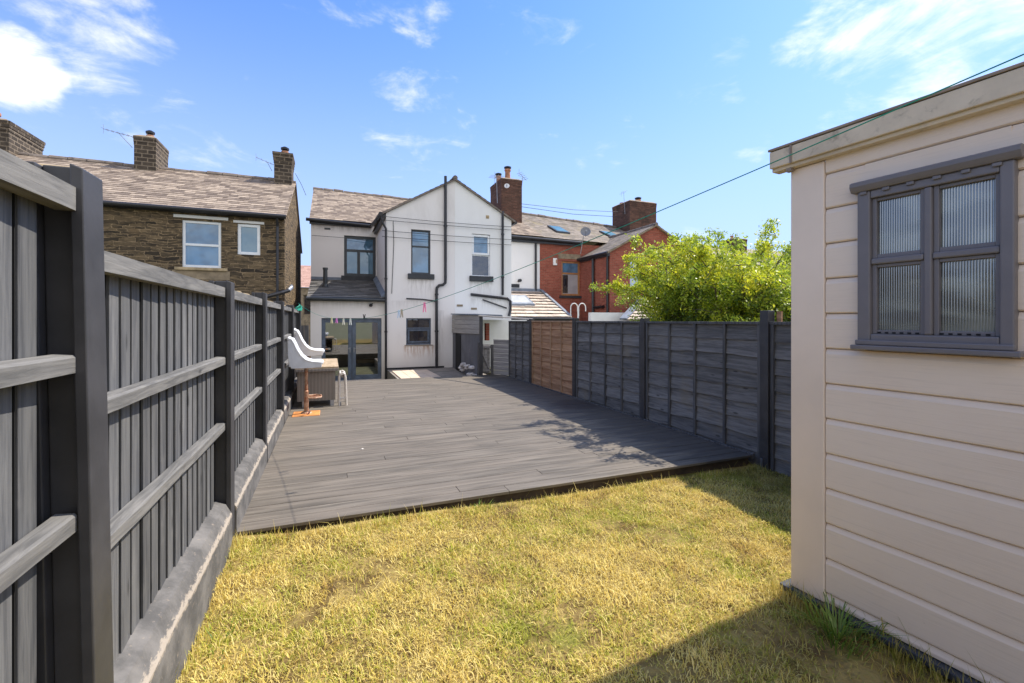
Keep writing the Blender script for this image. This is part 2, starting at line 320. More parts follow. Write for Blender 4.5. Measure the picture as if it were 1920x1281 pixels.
def ribbed():
    t = NT('ribbed_polycarbonate'); o = t.obj(); s = t.n('SeparateXYZ'); t.L.new(o, s.inputs[0])
    w_ = t.math('SINE', t.math('MULTIPLY', t.math('SUBTRACT', s.outputs[1], s.outputs[0]), 2*math.pi/.0105)); h = t.ramp(w_, -1, 1)
    t.N.remove(t.b); d = t.n('BsdfDiffuse'); g = t.n('BsdfGlossy'); g.inputs['Roughness'].default_value = .06; g.inputs['Color'].default_value = (.85, .88, .9, 1)
    wn = t.noise(t.vec(o, (1.2, 1.2, 3.2), (.7, 0, .4)), 1.5, 2, .45, .9)  # pale blotches paint soft reflections into the pane colour
    c = t.mix(t.ramp(wn, .40, .60), (.018, .018, .012), (.17, .18, .14)); t.L.new(t.mix(t.ramp(w_, .1, .95, 0, .28), c, tuple((.3, .32, .32))), d.inputs[0])
    bp = t.n('Bump'); bp.inputs['Strength'].default_value = .5; bp.inputs['Distance'].default_value = .003; t.L.new(h, bp.inputs['Height']); t.L.new(bp.outputs[0], g.inputs['Normal']); t.L.new(bp.outputs[0], d.inputs['Normal'])
    mx = t.n('MixShader'); mx.inputs[0].default_value = .24; t.L.new(d.outputs[0], mx.inputs[1]); t.L.new(g.outputs[0], mx.inputs[2]); t.L.new(mx.outputs[0], t.N['Material Output'].inputs[0]); return t.m
M['ribbed'] = ribbed()
M['leather'] = plain('white_faux_leather', (.74, .75, .77), .45, .05, 6, bmp=.08)
M['shell'] = plain('grey_seat_shell', (.62, .63, .66), .55, .08, 6, bmp=.1)
M['rust'] = plain('rusted_chrome', (.50, .33, .22), .5, .4, 14, .4, dirt=(9, .45, .6, (.33, .09, .03), .9))
M['rustplate'] = plain('orange_rusted_plate', (.62, .25, .07), .7, .2, 9)
M['tabletop'] = wood('slatted_table_top', (.34, .25, .15), (.55, .42, .28), (20, 1.4, 20), isl=.15, knots=False)
def wicker():
    t = NT('grey_wicker'); v = t.n('SeparateXYZ'); t.L.new(t.obj(), v.inputs[0]); hx = t.math('ADD', v.outputs[0], v.outputs[1])
    a = t.math('SINE', t.math('MULTIPLY', hx, 2*math.pi/.022)); b = t.math('SINE', t.math('MULTIPLY', v.outputs[2], 2*math.pi/.016))
    h = t.ramp(t.math('ADD', a, t.math('MULTIPLY', b, .5)), -1.3, 1.3); t.bump(h, .7, .008)
    return t.fin(t.mix(h, (.12, .105, .09), (.36, .32, .28)), .7)
M['wicker'] = wicker()
M['paleframe'] = plain('pale_wicker_frame', (.60, .55, .49), .6, .12, 30)
def leafm(name, a, b, c3, tr_=.45):
    t = NT(name); r = t.island(); o = t.obj(); n = t.noise(o, 1.1, 3, .5)
    c = t.mix(t.ramp(r, .0, 1), a, b); c = t.mix(t.ramp(t.math('ADD', n, t.math('MULTIPLY', r, .15)), .48, .68, 0, .9), c, c3)
    d = t.n('BsdfDiffuse'); tr = t.n('BsdfTranslucent'); t.L.new(c, d.inputs[0]); t.L.new(c, tr.inputs[0]); g = t.n('BsdfGlossy'); g.inputs['Roughness'].default_value = .4
    mx = t.n('MixShader'); mx.inputs[0].default_value = tr_; t.L.new(d.outputs[0], mx.inputs[1]); t.L.new(tr.outputs[0], mx.inputs[2])
    m2 = t.n('MixShader'); m2.inputs[0].default_value = .06; t.L.new(mx.outputs[0], m2.inputs[1]); t.L.new(g.outputs[0], m2.inputs[2])
    t.L.new(m2.outputs[0], t.N['Material Output'].inputs[0]); t.N.remove(t.b); return t.m
M['leaf'] = leafm('yellow_green_leaf', (.44, .53, .03), (.84, .78, .05), (.38, .50, .05), .48)
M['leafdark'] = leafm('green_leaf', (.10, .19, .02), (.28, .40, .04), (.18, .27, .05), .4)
M['bark'] = plain('grey_bark', (.14, .11, .08), .95, .3, 10, bmp=.6)

# ------------------------------------------------------------------ mesh building
class MB:
    def __init__(s): s.v = []; s.f = []
    def add(s, vs, fs):
        k = len(s.v); s.v += [tuple(x) for x in vs]; s.f += [tuple(i+k for i in f) for f in fs]; return s
    def box(s, x0, x1, y0, y1, z0, z1):
        return s.hexa([(x0, y0, z0), (x1, y0, z0), (x1, y1, z0), (x0, y1, z0), (x0, y0, z1), (x1, y0, z1), (x1, y1, z1), (x0, y1, z1)])
    def hexa(s, p): return s.add(p, [(0, 3, 2, 1), (4, 5, 6, 7), (0, 1, 5, 4), (1, 2, 6, 5), (2, 3, 7, 6), (3, 0, 4, 7)])
    def prism(s, poly, vec):
        n = len(poly); vec = Vector(vec); p = [Vector(q) for q in poly]
        return s.add(p+[q+vec for q in p], [tuple(range(n))[::-1], tuple(range(n, 2*n))]+[(i, (i+1) % n, (i+1) % n+n, i+n) for i in range(n)])
    def bar(s, p, q, wd, ht, up=(0, 0, 1)):
        p = Vector(p); q = Vector(q); d = (q-p).normalized(); sd_ = d.cross(Vector(up)).normalized()*wd/2; u = sd_.cross(d).normalized()*ht/2
        return s.hexa([p-sd_-u, p+sd_-u, q+sd_-u, q-sd_-u, p-sd_+u, p+sd_+u, q+sd_+u, q-sd_+u])
    def tube(s, pts, r, n=8, cap=True):
        pts = [Vector(p) for p in pts]; rs = r if isinstance(r, (list, tuple)) else [r]*len(pts); k = len(s.v)
        prev = None
        for i, p in enumerate(pts):
            d = (pts[min(i+1, len(pts)-1)]-pts[max(i-1, 0)]).normalized()
            if prev is None: a = d.cross(Vector((0, 0, 1)) if abs(d.z) < .9 else Vector((1, 0, 0))).normalized()
            else: a = (prev-d*prev.dot(d)).normalized()
            prev = a; b = d.cross(a)
            for j in range(n):
                t = 2*math.pi*j/n; s.v.append(tuple(p+(a*math.cos(t)+b*math.sin(t))*rs[i]))
        for i in range(len(pts)-1):
            for j in range(n): s.f.append((k+i*n+j, k+i*n+(j+1) % n, k+(i+1)*n+(j+1) % n, k+(i+1)*n+j))
        if cap: s.f.append(tuple(range(k, k+n))[::-1]); s.f.append(tuple(range(k+(len(pts)-1)*n, k+len(pts)*n)))
        return s
    def lathe(s, c, prof, n=14, axis='z'):
        k = len(s.v); c = Vector(c)
        for r, h in prof:
            for j in range(n):
                t = 2*math.pi*j/n
                o = Vector((r*math.cos(t), r*math.sin(t), h)) if axis == 'z' else (Vector((r*math.cos(t), -h, r*math.sin(t))) if axis == 'y' else Vector((h, r*math.cos(t), r*math.sin(t))))
                s.v.append(tuple(c+o))
        for i in range(len(prof)-1):
            for j in range(n): s.f.append((k+i*n+j, k+i*n+(j+1) % n, k+(i+1)*n+(j+1) % n, k+(i+1)*n+j))
        s.f.append(tuple(range(k, k+n))[::-1]); s.f.append(tuple(range(k+(len(prof)-1)*n, k+len(prof)*n))); return s
    def wall(s, x0, x1, z0, z1, y, th, opens=()):       # wall facing -Y with real openings
        xs = sorted({x0, x1, *[a for o in opens for a in (o[0], o[1])]}); zs = sorted({z0, z1, *[a for o in opens for a in (o[2], o[3])]})
        for i in range(len(xs)-1):
            run = None
            for j in range(len(zs)-1):
                cx = (xs[i]+xs[i+1])/2; cz = (zs[j]+zs[j+1])/2
                hole = any(o[0] < cx < o[1] and o[2] < cz < o[3] for o in opens)
                if hole:
                    if run: s.box(xs[i], xs[i+1], y, y+th, *run); run = None
                else: run = (run[0] if run else zs[j], zs[j+1])
            if run: s.box(xs[i], xs[i+1], y, y+th, *run)
        return s

ROOT = {}
def thing(name, label, cat, loc=(0, 0, 0), group=None, kind=None):
    o = bpy.data.objects.new(name, None); C.objects.link(o); o.location = loc; o.empty_display_size = .2
    tag(o, label, cat, group, kind); ROOT[o.name] = Vector(loc); return o
def tag(o, label=None, cat=None, group=None, kind=None):
    if label: o['label'] = label
    if cat: o['category'] = cat
    if group: o['group'] = group
    if kind: o['kind'] = kind
    return o
def obj(name, mb, mat, parent=None, smooth=False, bevel=0, sub=0, label=None, loc=None, solid=0):
    me = bpy.data.meshes.new(name); off = ROOT[parent.name] if parent else Vector(loc or (0, 0, 0))
    me.from_pydata([tuple(Vector(v)-off) for v in mb.v], [], mb.f); me.update()
    o = bpy.data.objects.new(name, me); C.objects.link(o); me.materials.append(M[mat] if isinstance(mat, str) else mat)
    if parent: o.parent = parent
    else: o.location = off
    ROOT[o.name] = off
    if smooth: me.shade_smooth()
    if solid: m = o.modifiers.new('s', 'SOLIDIFY'); m.thickness = solid; m.offset = 0
    if bevel: m = o.modifiers.new('b', 'BEVEL'); m.width = bevel; m.segments = 2; m.limit_method = 'ANGLE'
    if sub: m = o.modifiers.new('u', 'SUBSURF'); m.levels = sub; m.render_levels = sub
    if label: o['label'] = label
    return o

# ------------------------------------------------------------------ ground, lawn, deck
def ground():
    mb = MB().add([(-900, -900, -.46), (900, -900, -.46), (900, 900, -.46), (-900, 900, -.46)], [(0, 1, 2, 3)])
    tag(obj('ground', mb, 'earth'), kind='structure')
    def lawnz(x, y):
        e = max(0, min(1, (-.25-x)/.4)); return .05*e+.012*math.sin(x*2.1+1)*math.cos(y*1.7)+.05*max(0, min(1, (y-2.7)/.8))*max(0, min(1, (3.4-x)/2.6))*(y < 3.85)
    mb = MB(); nx, ny = 60, 90; x0, x1, y0, y1 = -.78, 4.55, -7.0, 11.45
    for j in range(ny+1):
        for i in range(nx+1):
            x = x0+(x1-x0)*i/nx; y = y0+(y1-y0)*j/ny; mb.v.append((x, y, lawnz(x, y)))
    for j in range(ny):
        for i in range(nx): a = j*(nx+1)+i; mb.f.append((a, a+1, a+nx+2, a+nx+1))
    o = tag(obj('lawn', mb, 'lawn', smooth=True), kind='structure')
    mb = MB().box(x0, x1, y0, y1, -.455, -.03); tag(obj('garden_bank', mb, 'lawn'), kind='structure')
    mb = MB().box(4.56, 30, -8, 15.2, -.457, -.02); tag(obj('neighbour_garden', mb, 'earth'), kind='structure')
    mb = MB().box(-30, -.79, -8, 13.5, -.457, -.02); tag(obj('side_garden', mb, 'earth'), kind='structure')
    mb = MB().box(1.78, 4.9, 11.66, 15.98, -.456, -.10); tag(obj('patio', mb, 'patio'), kind='structure')
    mb = MB()
    for i in range(4):
        for j in range(3): mb.box(1.86+i*.29, 2.14+i*.29, 13.25+j*.7, 13.93+j*.7, -.10, -.072)
    tag(obj('paving_slab', mb, 'slab', bevel=.004), 'pale sandy paving slabs laid in front of the small ground floor window', 'paving')
    # blades
    rs = np.random.RandomState(3); n = 250000
    x = rs.uniform(-.70, 4.36, n); y = .25+(4.3-.25)*rs.uniform(0, 1, n)**1.15
    keep = ~((y > 3.60) & (x < 4.22)); keep &= ~((x > 2.57+(1.86-y)*.09) & (y < 1.80))
    # thin, worn spots
    worn = np.sin(x*3.1+1)*np.sin(y*4.3+2)+np.sin(x*7.3)*np.cos(y*6.1)*.6; keep &= ~((worn > .8) & (rs.uniform(0, 1, n) < .65)); corner = (x > 1.3) & (y < 1.75); keep &= ~(corner & (rs.uniform(0, 1, n) < .35+.35*np.sin(x*9+y*5)))
    x = x[keep]; y = y[keep]; n = len(x)
    edge = (np.exp(-((y-3.55)/.06)**2)+np.exp(-((x+.60)/.05)**2)+np.exp(-((x-2.45-(1.86-y)*.09)/.10)**2)*(y < 1.95)*2.4)
    ln = rs.uniform(.020, .050, n)*(1+.9*edge*rs.uniform(0, 1, n)); tall = rs.uniform(0, 1, n) < .006; ln[tall] *= 1.8; straws = rs.uniform(0, 1, n) < .03; ln[straws] *= 2.2
    wd = rs.uniform(.0010, .0026, n); az = rs.uniform(0, 2*np.pi, n)+.0; lean = rs.uniform(.75, 1.8, n)*np.where(tall, .5, 1); lean[straws] = 1.5; lean = np.where(rs.uniform(0, 1, n) < edge*.5, lean*.4, lean)
    clump = .5+.5*np.sin(x*9+np.sin(y*5)*2)*np.sin(y*11+np.cos(x*6)*2); ln *= .9+.2*clump
    z = .05*np.clip((-.25-x)/.4, 0, 1)+.012*np.sin(x*2.1+1)*np.cos(y*1.7)+.05*np.clip((y-2.7)/.8, 0, 1)*np.clip((3.4-x)/2.6, 0, 1)+.008*np.sin(x*13)*np.sin(y*15+x*5)
    dx, dy = np.cos(az), np.sin(az); px, py = -dy, dx
    V = np.zeros((n, 5, 3)); h1 = ln*.5
    V[:, 0] = np.stack([x-px*wd, y-py*wd, z-.003], 1); V[:, 1] = np.stack([x+px*wd, y+py*wd, z-.003], 1)
    mx = x+dx*h1*np.sin(lean*.6); my = y+dy*h1*np.sin(lean*.6); mz = z+h1*np.cos(lean*.6)
    V[:, 2] = np.stack([mx+px*wd*.8, my+py*wd*.8, mz], 1); V[:, 3] = np.stack([mx-px*wd*.8, my-py*wd*.8, mz], 1)
    V[:, 4] = np.stack([mx+dx*h1*np.sin(lean), my+dy*h1*np.sin(lean), mz+h1*np.cos(lean)], 1)
    b = np.arange(n)[:, None]*5
    quads = (b+np.array([0, 1, 2, 3])).ravel(); tris = (b+np.array([3, 2, 4])).ravel()
    me = bpy.data.meshes.new('grass'); me.vertices.add(n*5); me.vertices.foreach_set('co', V.ravel())
    me.loops.add(n*7); me.loops.foreach_set('vertex_index', np.concatenate([quads, tris]).astype(np.int32))
    me.polygons.add(n*2); me.polygons.foreach_set('loop_start', np.concatenate([np.arange(n)*4, n*4+np.arange(n)*3]).astype(np.int32))
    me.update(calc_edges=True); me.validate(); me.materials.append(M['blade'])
    o = bpy.data.objects.new('grass', me); C.objects.link(o); tag(o, 'dry straw coloured mown grass with green tufts covering the lawn', 'grass', kind='stuff')
ground()

DZ = .12
def deck():
    mb = MB(); y = 3.66; row = 0
    while y < 11.55:
        x = -.615-rnd.uniform(0, 3.0) if row else -.615-1.55
        first = True
        while x < 4.29:
            x2 = x+3.6; a = max(x, -.615); b = min(x2, 4.29)
            if b-a > .05:
                e = rnd.uniform(-.0012, .0012); mb.box(a+.0015, b-.0015, y+.002, y+.143, DZ-.025+e, DZ+e)
            x = x2
        y += .146; row += 1
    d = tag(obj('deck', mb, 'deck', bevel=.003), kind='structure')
    f = MB().box(-.60, 4.28, 3.70, 3.73, -.02, DZ-.028)
    for xx in np.arange(-.6, 4.3, .4): f.box(xx, xx+.045, 3.735, 11.5, -.01, DZ-.03)
    f.box(-.60, 4.28, 11.5, 11.53, -.44, DZ-.028); obj('deck_frame', f, 'deckdark', d)
    e = MB().box(4.292, 4.33, 3.66, 11.6, DZ-.05, DZ+.012); obj('edging_strip', e, 'batten', d)
deck()

# ------------------------------------------------------------------ left fence
XF = -.62
def left_fence():
    F = thing('wooden_fence', 'tall weathered grey vertical board fence with black posts along the left of the deck', 'fence', (XF, 1.5, 0))
    py = [-2.14, -.23, 1.67, 3.58, 5.33, 7.2, 9.05, 11.1]
    ptop = [2.03, 2.03, 2.032, 1.865, 1.885, 1.87, 1.87, 1.87]
    for i, y in enumerate(py):
        t = ptop[i]; p = MB()
        # H-section post with a routed slot each side, weathered chamfer on top
        x0, x1 = XF-.10, XF+.0
        lean = .0
        p.hexa([(XF-.03, y-.06, -.1), (x1, y-.06, -.1), (x1, y+.06, -.1), (XF-.03, y+.06, -.1), (XF-.03, y-.06, t), (x1, y-.06, t-.012), (x1, y+.06, t-.012), (XF-.03, y+.06, t)])
        p.box(x0, XF-.031, y-.03, y+.03, -.1, t-.004); p.box(x0-.03, x0-.001, y-.06, y+.06, -.1, t-.006)
        if i == 2:      # the nearest post leans a little towards the house
            p.v = [(a-(c-1.0)*.018, b, c) for a, b, c in p.v]
        obj('post', p, 'post', F, bevel=.004)
    for i in range(len(py)-1):
        ya, yb = py[i]+.062, py[i+1]-.062; dz = .15 if i < 2 else 0; top = 1.815+dz
        b = MB(); y = ya+.012; xb = XF-.085
        gb = .36+dz; edges = []
        while y < yb-.085:
            wd = min(.090+rnd.uniform(-.004, .004), yb-y-.002); t = rnd.uniform(-.003, .003)
            b.hexa([(xb-.011, y, gb), (xb+t+.003, y, gb), (xb+t-.002, y+wd, gb), (xb-.011, y+wd, gb), (xb-.011, y, top-.01), (xb+t+.003, y, top-.01), (xb+t-.002, y+wd, top-.01), (xb-.011, y+wd, top-.01)])
            edges.append(y); y += wd+rnd.uniform(.010, .014)
        pn = obj('fence_panel', b, 'board', F, bevel=.0015)
        bk = MB().box(xb-.042, xb-.030, ya, yb, gb, top-.012)
        for e_ in edges: bk.box(xb-.029, xb-.0045, e_-.0035, e_-.0004, gb, top-.012)  # black sheet and edge strips stand in for shade between the boards
        obj('gap_shade', bk, 'gap', pn)
        for z0, z1 in ((top-.064, top), (1.304+dz, 1.356+dz), (.866+dz, .918+dz)):
            r = MB(); n = 10; k0 = len(r.v)
            for j in range(n+1):
                yy = ya-.01+(yb-ya+.02)*j/n; w1 = rnd.uniform(-.002, .002); ch = .0
                for (xx, zz) in ((xb+.004, z0), (XF-.034+w1, z0), (XF-.034+w1, z1-.010), (XF-.040+w1, z1-.003), (xb+.004, z1+w1)) if z1 < top else ((xb+.004, z0), (XF-.033+w1, z0), (XF-.033+w1, z1), (xb-.02, z1+.006), (xb-.02, z1-.02), (xb+.004, z1-.02)):
                    r.v.append((xx, yy, zz))
            m = len(r.v)//(n+1)
            for j in range(n):
                for q in range(m): a = j*m+q; c2 = j*m+(q+1) % m; r.f.append((a, c2, c2+m, a+m))
            r.f.append(tuple(range(m))[::-1]); r.f.append(tuple(range(n*m, n*m+m)))
            obj('rail', r, 'rail', pn)
        g = MB(); n = 14
        prof = ((xb-.03, -.1), (XF+.012, -.1), (XF+.008, .30), (XF-.03, .375), (xb-.002, .40), (xb-.03, .40)) if i < 4 else ((xb-.03, -.1), (XF+.006, -.1), (XF+.002, .30), (XF-.03, .34), (xb-.002, .345), (xb-.03, .345))
        for j in range(n+1):
            yy = ya+(yb-ya)*j/n
            for q, (xx, zz) in enumerate(prof): g.v.append((xx+(rnd.uniform(-.004, .004) if q in (2, 3) else 0), yy, zz+(dz*.6 if q > 1 else 0)+(rnd.uniform(-.004, .004) if q in (2, 3) else 0)))
        m = len(prof)
        for j in range(n):
            for q in range(m): a = j*m+q; c2 = j*m+(q+1) % m; g.f.append((a, c2, c2+m, a+m))
        g.f.append(tuple(range(m))[::-1]); g.f.append(tuple(range(n*m, n*m+m)))
        obj('gravel_board', g, 'gravel', pn)
left_fence()

# ------------------------------------------------------------------ right fence
XR = 4.38
def lap_panel(F, ya, yb, z0, z1, mat, bmat, nb=3, label=None, boards=10, x=XR):
    b = MB(); h = (z1-z0-.03)/boards; n = 16; ph = rnd.uniform(0, 9)
    for k in range(boards):
        zb = z0+k*h; zt = zb+h+.02; a0 = rnd.uniform(0, 6)
        top = []; bot = []
        for j in range(n+1):
            y = ya+(yb-ya)*j/n; wv = .007*math.sin(j*.55+a0)+.005*math.sin(j*1.3+a0*2)+rnd.uniform(-.002, .002)
            bot.append((x-.024, y, zb+wv)); top.append((x-.002, y, zt))
        base = len(b.v)
        for j in range(n+1):
            bx, by, bz = bot[j]; tx, ty, tz = top[j]
            b.v += [(bx, by, bz), (tx, ty, tz), (bx+.018, by, bz+.002)]
        for j in range(n):
            q = base+j*3; b.f += [(q, q+1, q+4, q+3), (q, q+3, q+5, q+2)]
    b.box(x+.004, x+.014, ya, yb, z0, z1-.02)
    pn = obj('fence_panel', b, mat, F, label=label)
    for j in range(nb+2):
        y = ya+.025+(yb-ya-.05)*j/(nb+1); m = MB().box(x-.042, x-.012, y-.018, y+.018, z0-.005, z1-.032); obj('batten', m, bmat, pn, bevel=.002)
    m = MB().box(x-.046, x+.02, ya, yb, z1-.031, z1); obj('cap_rail', m, bmat, pn, bevel=.003)
    return pn
def right_fence():
    F = thing('lap_panel_fence', 'dark charcoal overlapping board fence with one brown panel along the right of the deck', 'fence', (XR, 3.54, 0))
    py = [1.49, 3.54, 5.60, 7.67, 9.73]; tops = [1.70, 1.70, 1.625, 1.635, 1.625]
    for y, t in zip(py, tops):
        p = MB().box(XR-.06, XR+.04, y-.05, y+.05, -.1, t); obj('post', p, 'post', F, bevel=.004)
    for i in range(4):
        last = i == 3
        z0 = -.04
        lap_panel(F, py[i]+.055, py[i+1]-.055, z0, 1.58, 'lapbrown' if last else 'lap', 'battenbrown' if last else 'batten',
                  label='unpainted brown overlapping board panel' if last else None, boards=11 if last else 9)
    lap_panel(F, 9.785, 11.15, DZ-.06, 1.575, 'lap', 'batten', nb=2)
    m = MB().box(XR-.01, XR+.015, 3.45, 3.485, -.1, 1.66); obj('spacer_strip', MB().box(XR+.045, XR+.07, 3.42, 3.47, -.1, 1.69), 'lapbrown', F)
    obj('fixing_bracket', MB().box(XR-.072, XR-.061, 3.55, 3.575, -.03, .11), 'metal', F)
right_fence()

# ------------------------------------------------------------------ shed
def shed():
    a = R(5.3); ex = Vector((math.sin(a), -math.cos(a), 0)); en = Vector((-math.cos(a), -math.sin(a), 0)); O = Vector((2.49, 1.86, 0))
    # s runs along the wall towards the camera, t is out of the wall, z up
    def P(s, t, z): return O+ex*s+en*t+Vector((0, 0, z))
    def bx(mb, s0, s1, t0, t1, z0, z1): return mb.hexa([P(s0, t0, z0), P(s1, t0, z0), P(s1, t1, z0), P(s0, t1, z0), P(s0, t0, z1), P(s1, t0, z1), P(s1, t1, z1), P(s0, t1, z1)])
    T = thing('garden_shed', 'cream plastic clad garden shed with a taupe four pane window', 'shed', tuple(O))
    L = 2.3
    wz = (1.50, 2.235); ws = (.375, .895)
    w_ = MB(); zs = [.055]+[.109+.1905*k for k in range(13)]+[2.475]
    for k in range(len(zs)-1):
        z0, z1 = zs[k]+.0025, zs[k+1]
        segs = [(.187, ws[0]), (ws[1], L)] if (z0 > wz[0]-.1 and z1 < wz[1]+.1) and not (z1 <= wz[0] or z0 >= wz[1]) else [(.187, L)]
        if k and zs[k] < wz[0] < zs[k+1] or zs[k] < wz[1] < zs[k+1]: segs = [(.187, ws[0]), (ws[1], L)]
        for s0, s1 in segs:
            # course: flat face, rounded top shoulder that catches light, tight groove under it
            prof = [(-.06, z0), (-.010, z0), (-.001, z0+.006), (0, z0+.016), (0, z1-.028), (-.003, z1-.022), (-.012, z1-.004), (-.018, z1), (-.06, z1)]
            if k == len(zs)-2: prof = [(-.06, z0), (-.010, z0), (-.001, z0+.006), (0, z0+.016), (0, z1), (-.06, z1)]
            w_.prism([P(s0, t, z) for t, z in prof], ex*(s1-s0))
    # strips left above and below the window opening
    zsl = [z for z in zs if z < wz[0]][-1]; zsu = [z for z in zs if z > wz[1]][0]
    bx(w_, ws[0], ws[1], -.06, 0, zsl+.004, wz[0]); bx(w_, ws[0], ws[1], -.06, 0, wz[1], zsu-.004)
    bx(w_, .0, L, -.075, -.062, .05, 2.47) if False else None
    bx(w_, .02, ws[0], -.09, -.062, .05, 2.47); bx(w_, ws[1], L, -.09, -.062, .05, 2.47); bx(w_, ws[0], ws[1], -.09, -.062, .05, wz[0]); bx(w_, ws[0], ws[1], -.09, -.062, wz[1], 2.47)
    obj('wall', w_, 'cream', T)
    o2 = MB(); bx(o2, 0.02, .06, -1.78, -.095, .05, 2.47); bx(o2, L-.06, L, -1.78, -.095, .05, 2.47); bx(o2, .0, L, -1.86, -1.785, .05, 2.47); obj('side_wall', o2, 'cream', T)
    c = MB(); prof = [(-.002, .10), (.0, .10)]
    bx(c, 0, .183, -.055, .006, .056, 2.47); bx(c, 0.0, .019, -.18, -.056, .056, 2.47); obj('corner_trim', c, 'creamtrim', T, bevel=.006)
    # roof: fascia, gutter lip, shallow pitched cover
    f = MB(); bx(f, -.085, L+.1, -.02, .048, 2.472, 2.515); bx(f, -.088, L+.1, .049, .068, 2.492, 2.590); bx(f, -.088, -.070, -1.9, .048, 2.517, 2.590)
    fo = obj('fascia', f, 'creamroof', T, bevel=.005)
    clips = MB()
    for s in (.04,): bx(clips, s-.006, s+.006, .069, .073, 2.49, 2.591)
    bx(clips, .0, .03, .022, .05, 2.474-.022, 2.471); obj('gutter_clip', clips, 'roofdark', fo)
    r = MB(); r.prism([P(-.095, .074, 2.592), P(-.095, -.95, 2.76), P(-.095, -1.95, 2.592), P(-.095, -1.95, 2.607), P(-.095, -.95, 2.778), P(-.095, .074, 2.607)], ex*(L+.25)); obj('roof', r, 'roofdark', T, bevel=.004)
    b = MB(); bx(b, -.05, L+.03, -1.9, .032, .02, .054)
    for k in range(20): bx(b, -.03+k*.125, .03+k*.125, .033, .040, .030, .056)
    obj('base', b, 'baseblk', T, bevel=.003)
    b = MB(); bx(b, .0, L, -1.85, -.02, -.02, .019); obj('base_bearer', b, 'deckdark', T)
    # window
    s0, s1, z0, z1 = .356, .914, 1.475, 2.245
    W = MB(); d0, d1 = -.03, .035
    cols = (s0, .415, .628, .648, .868, s1)
    bx(W, s0, .412, d0, d1, z0, z1); bx(W, .870, s1, d0, d1, z0, z1); bx(W, .412, .870, d0, d1-.002, z0, 1.53); bx(W, .412, .870, d0, d1-.002, 2.205, z1)
    wf = obj('window', W, 'taupe', T, bevel=.006)
    W = MB(); bx(W, .622, .652, d0, .030, 1.531, 2.204); bx(W, .4125, .6215, d0, .029, 1.875, 1.905); bx(W, .6525, .8695, d0, .029, 1.875, 1.905); obj('glazing_bar', W, 'taupe', wf, bevel=.007)
    for (pa, pb) in ((.412, .622), (.652, .870)):
        for (za, zb) in ((1.53, 1.875), (1.905, 2.205)):
            g = MB(); bx(g, pa+.02, pb-.018, -.012, -.006, za+.02, zb-.016); obj('pane', g, 'ribbed', wf)
            fr = MB(); bx(fr, pa, pa+.02, -.02, .014, za, zb); bx(fr, pb-.018, pb, -.02, .014, za, zb); bx(fr, pa+.02, pb-.018, -.02, .012, za, za+.02); bx(fr, pa+.02, pb-.018, -.02, .012, zb-.016, zb)
            obj('sash', fr, 'taupe', wf, bevel=.003)
    # header hood with the moulded drip teeth, and the sill
    h = MB(); prof = [(.0, 2.245), (.045, 2.245), (.052, 2.256), (.060, 2.272), (.060, 2.290), (.045, 2.298), (0, 2.298)]
    h.prism([P(.332, t, z) for t, z in prof], ex*(.938-.332))
    for k in range(11):
        s = .37+k*.048; 
        if k % 2 == 0: bx(h, s, s+.03, .036, .044, 2.228, 2.244)
    obj('window_hood', h, 'taupe', wf, bevel=.003)
    sl_ = MB(); bx(sl_, .335, .938, 0, .06, 1.450, 1.4745); bx(sl_, .352, .918, .0355, .05, 1.4755, 1.50); obj('sill', sl_, 'taupe', wf, bevel=.005)
    nt = MB()
    for k in range(6):
        for base_ in (.436, .674): nt = MB(); bx(nt, base_+k*.030, base_+.014+k*.030, .0125, .0145, 1.534, 1.541); obj("drain_slot", nt, "gap", wf)
    pass
shed()

# ------------------------------------------------------------------ house helpers
def roof_slates(mb, el, er, rr, rl, row=.22, wd=.30, lift=.016):
    el, er, rr, rl = map(Vector, (el, er, rr, rl)); H = ((rl-el).length+(rr-er).length)/2; n = max(2, int(H/row))
    nrm = (er-el).cross(rl-el).normalized()
    if nrm.z < 0: nrm = -nrm
    def Q(a, b): return (el*(1-a)+er*a)*(1-b)+(rl*(1-a)+rr*a)*b
    for j in range(n):
        b0 = j/n; b1 = min(1, (j+1.12)/n); W = (Q(1, b0)-Q(0, b0)).length; a = -rnd.uniform(0, .9)*wd/W if W else 0
        while a < 1:
            da = wd*rnd.uniform(.75, 1.25)/W; a0 = max(0, a); a1 = min(1, a+da)
            if a1-a0 > .02/W:
                l = lift*rnd.uniform(.9, 1.25); s0 = rnd.uniform(-.08, .08)*(b1-b0)/1.12*.5
                p0, p1, p2, p3 = Q(a0, b0+s0*.3)+nrm*l, Q(a1-.004/W, b0+s0*.3)+nrm*l, Q(a1-.004/W, b1)+nrm*.003, Q(a0, b1)+nrm*.003
                mb.add([p0, p1, p2, p3, p0-nrm*.012, p1-nrm*.012], [(0, 1, 2, 3), (0, 4, 5, 1)])
            a += da
    mb.add([el, er, rr, rl], [(0, 1, 2, 3)])
def ridge_tiles(mb, a, b, r=.10, step=.45):
    a = Vector(a); b = Vector(b); L_ = (b-a).length; n = int(L_/step); d = (b-a)/n
    for i in range(n):
        s = 1+rnd.uniform(-.12, .12); o = Vector((0, 0, rnd.uniform(-.012, .012)-.02)); mb.tube([a+d*i+o, a+d*(i+.97)+o], [r*s, r*s*.93], 8)
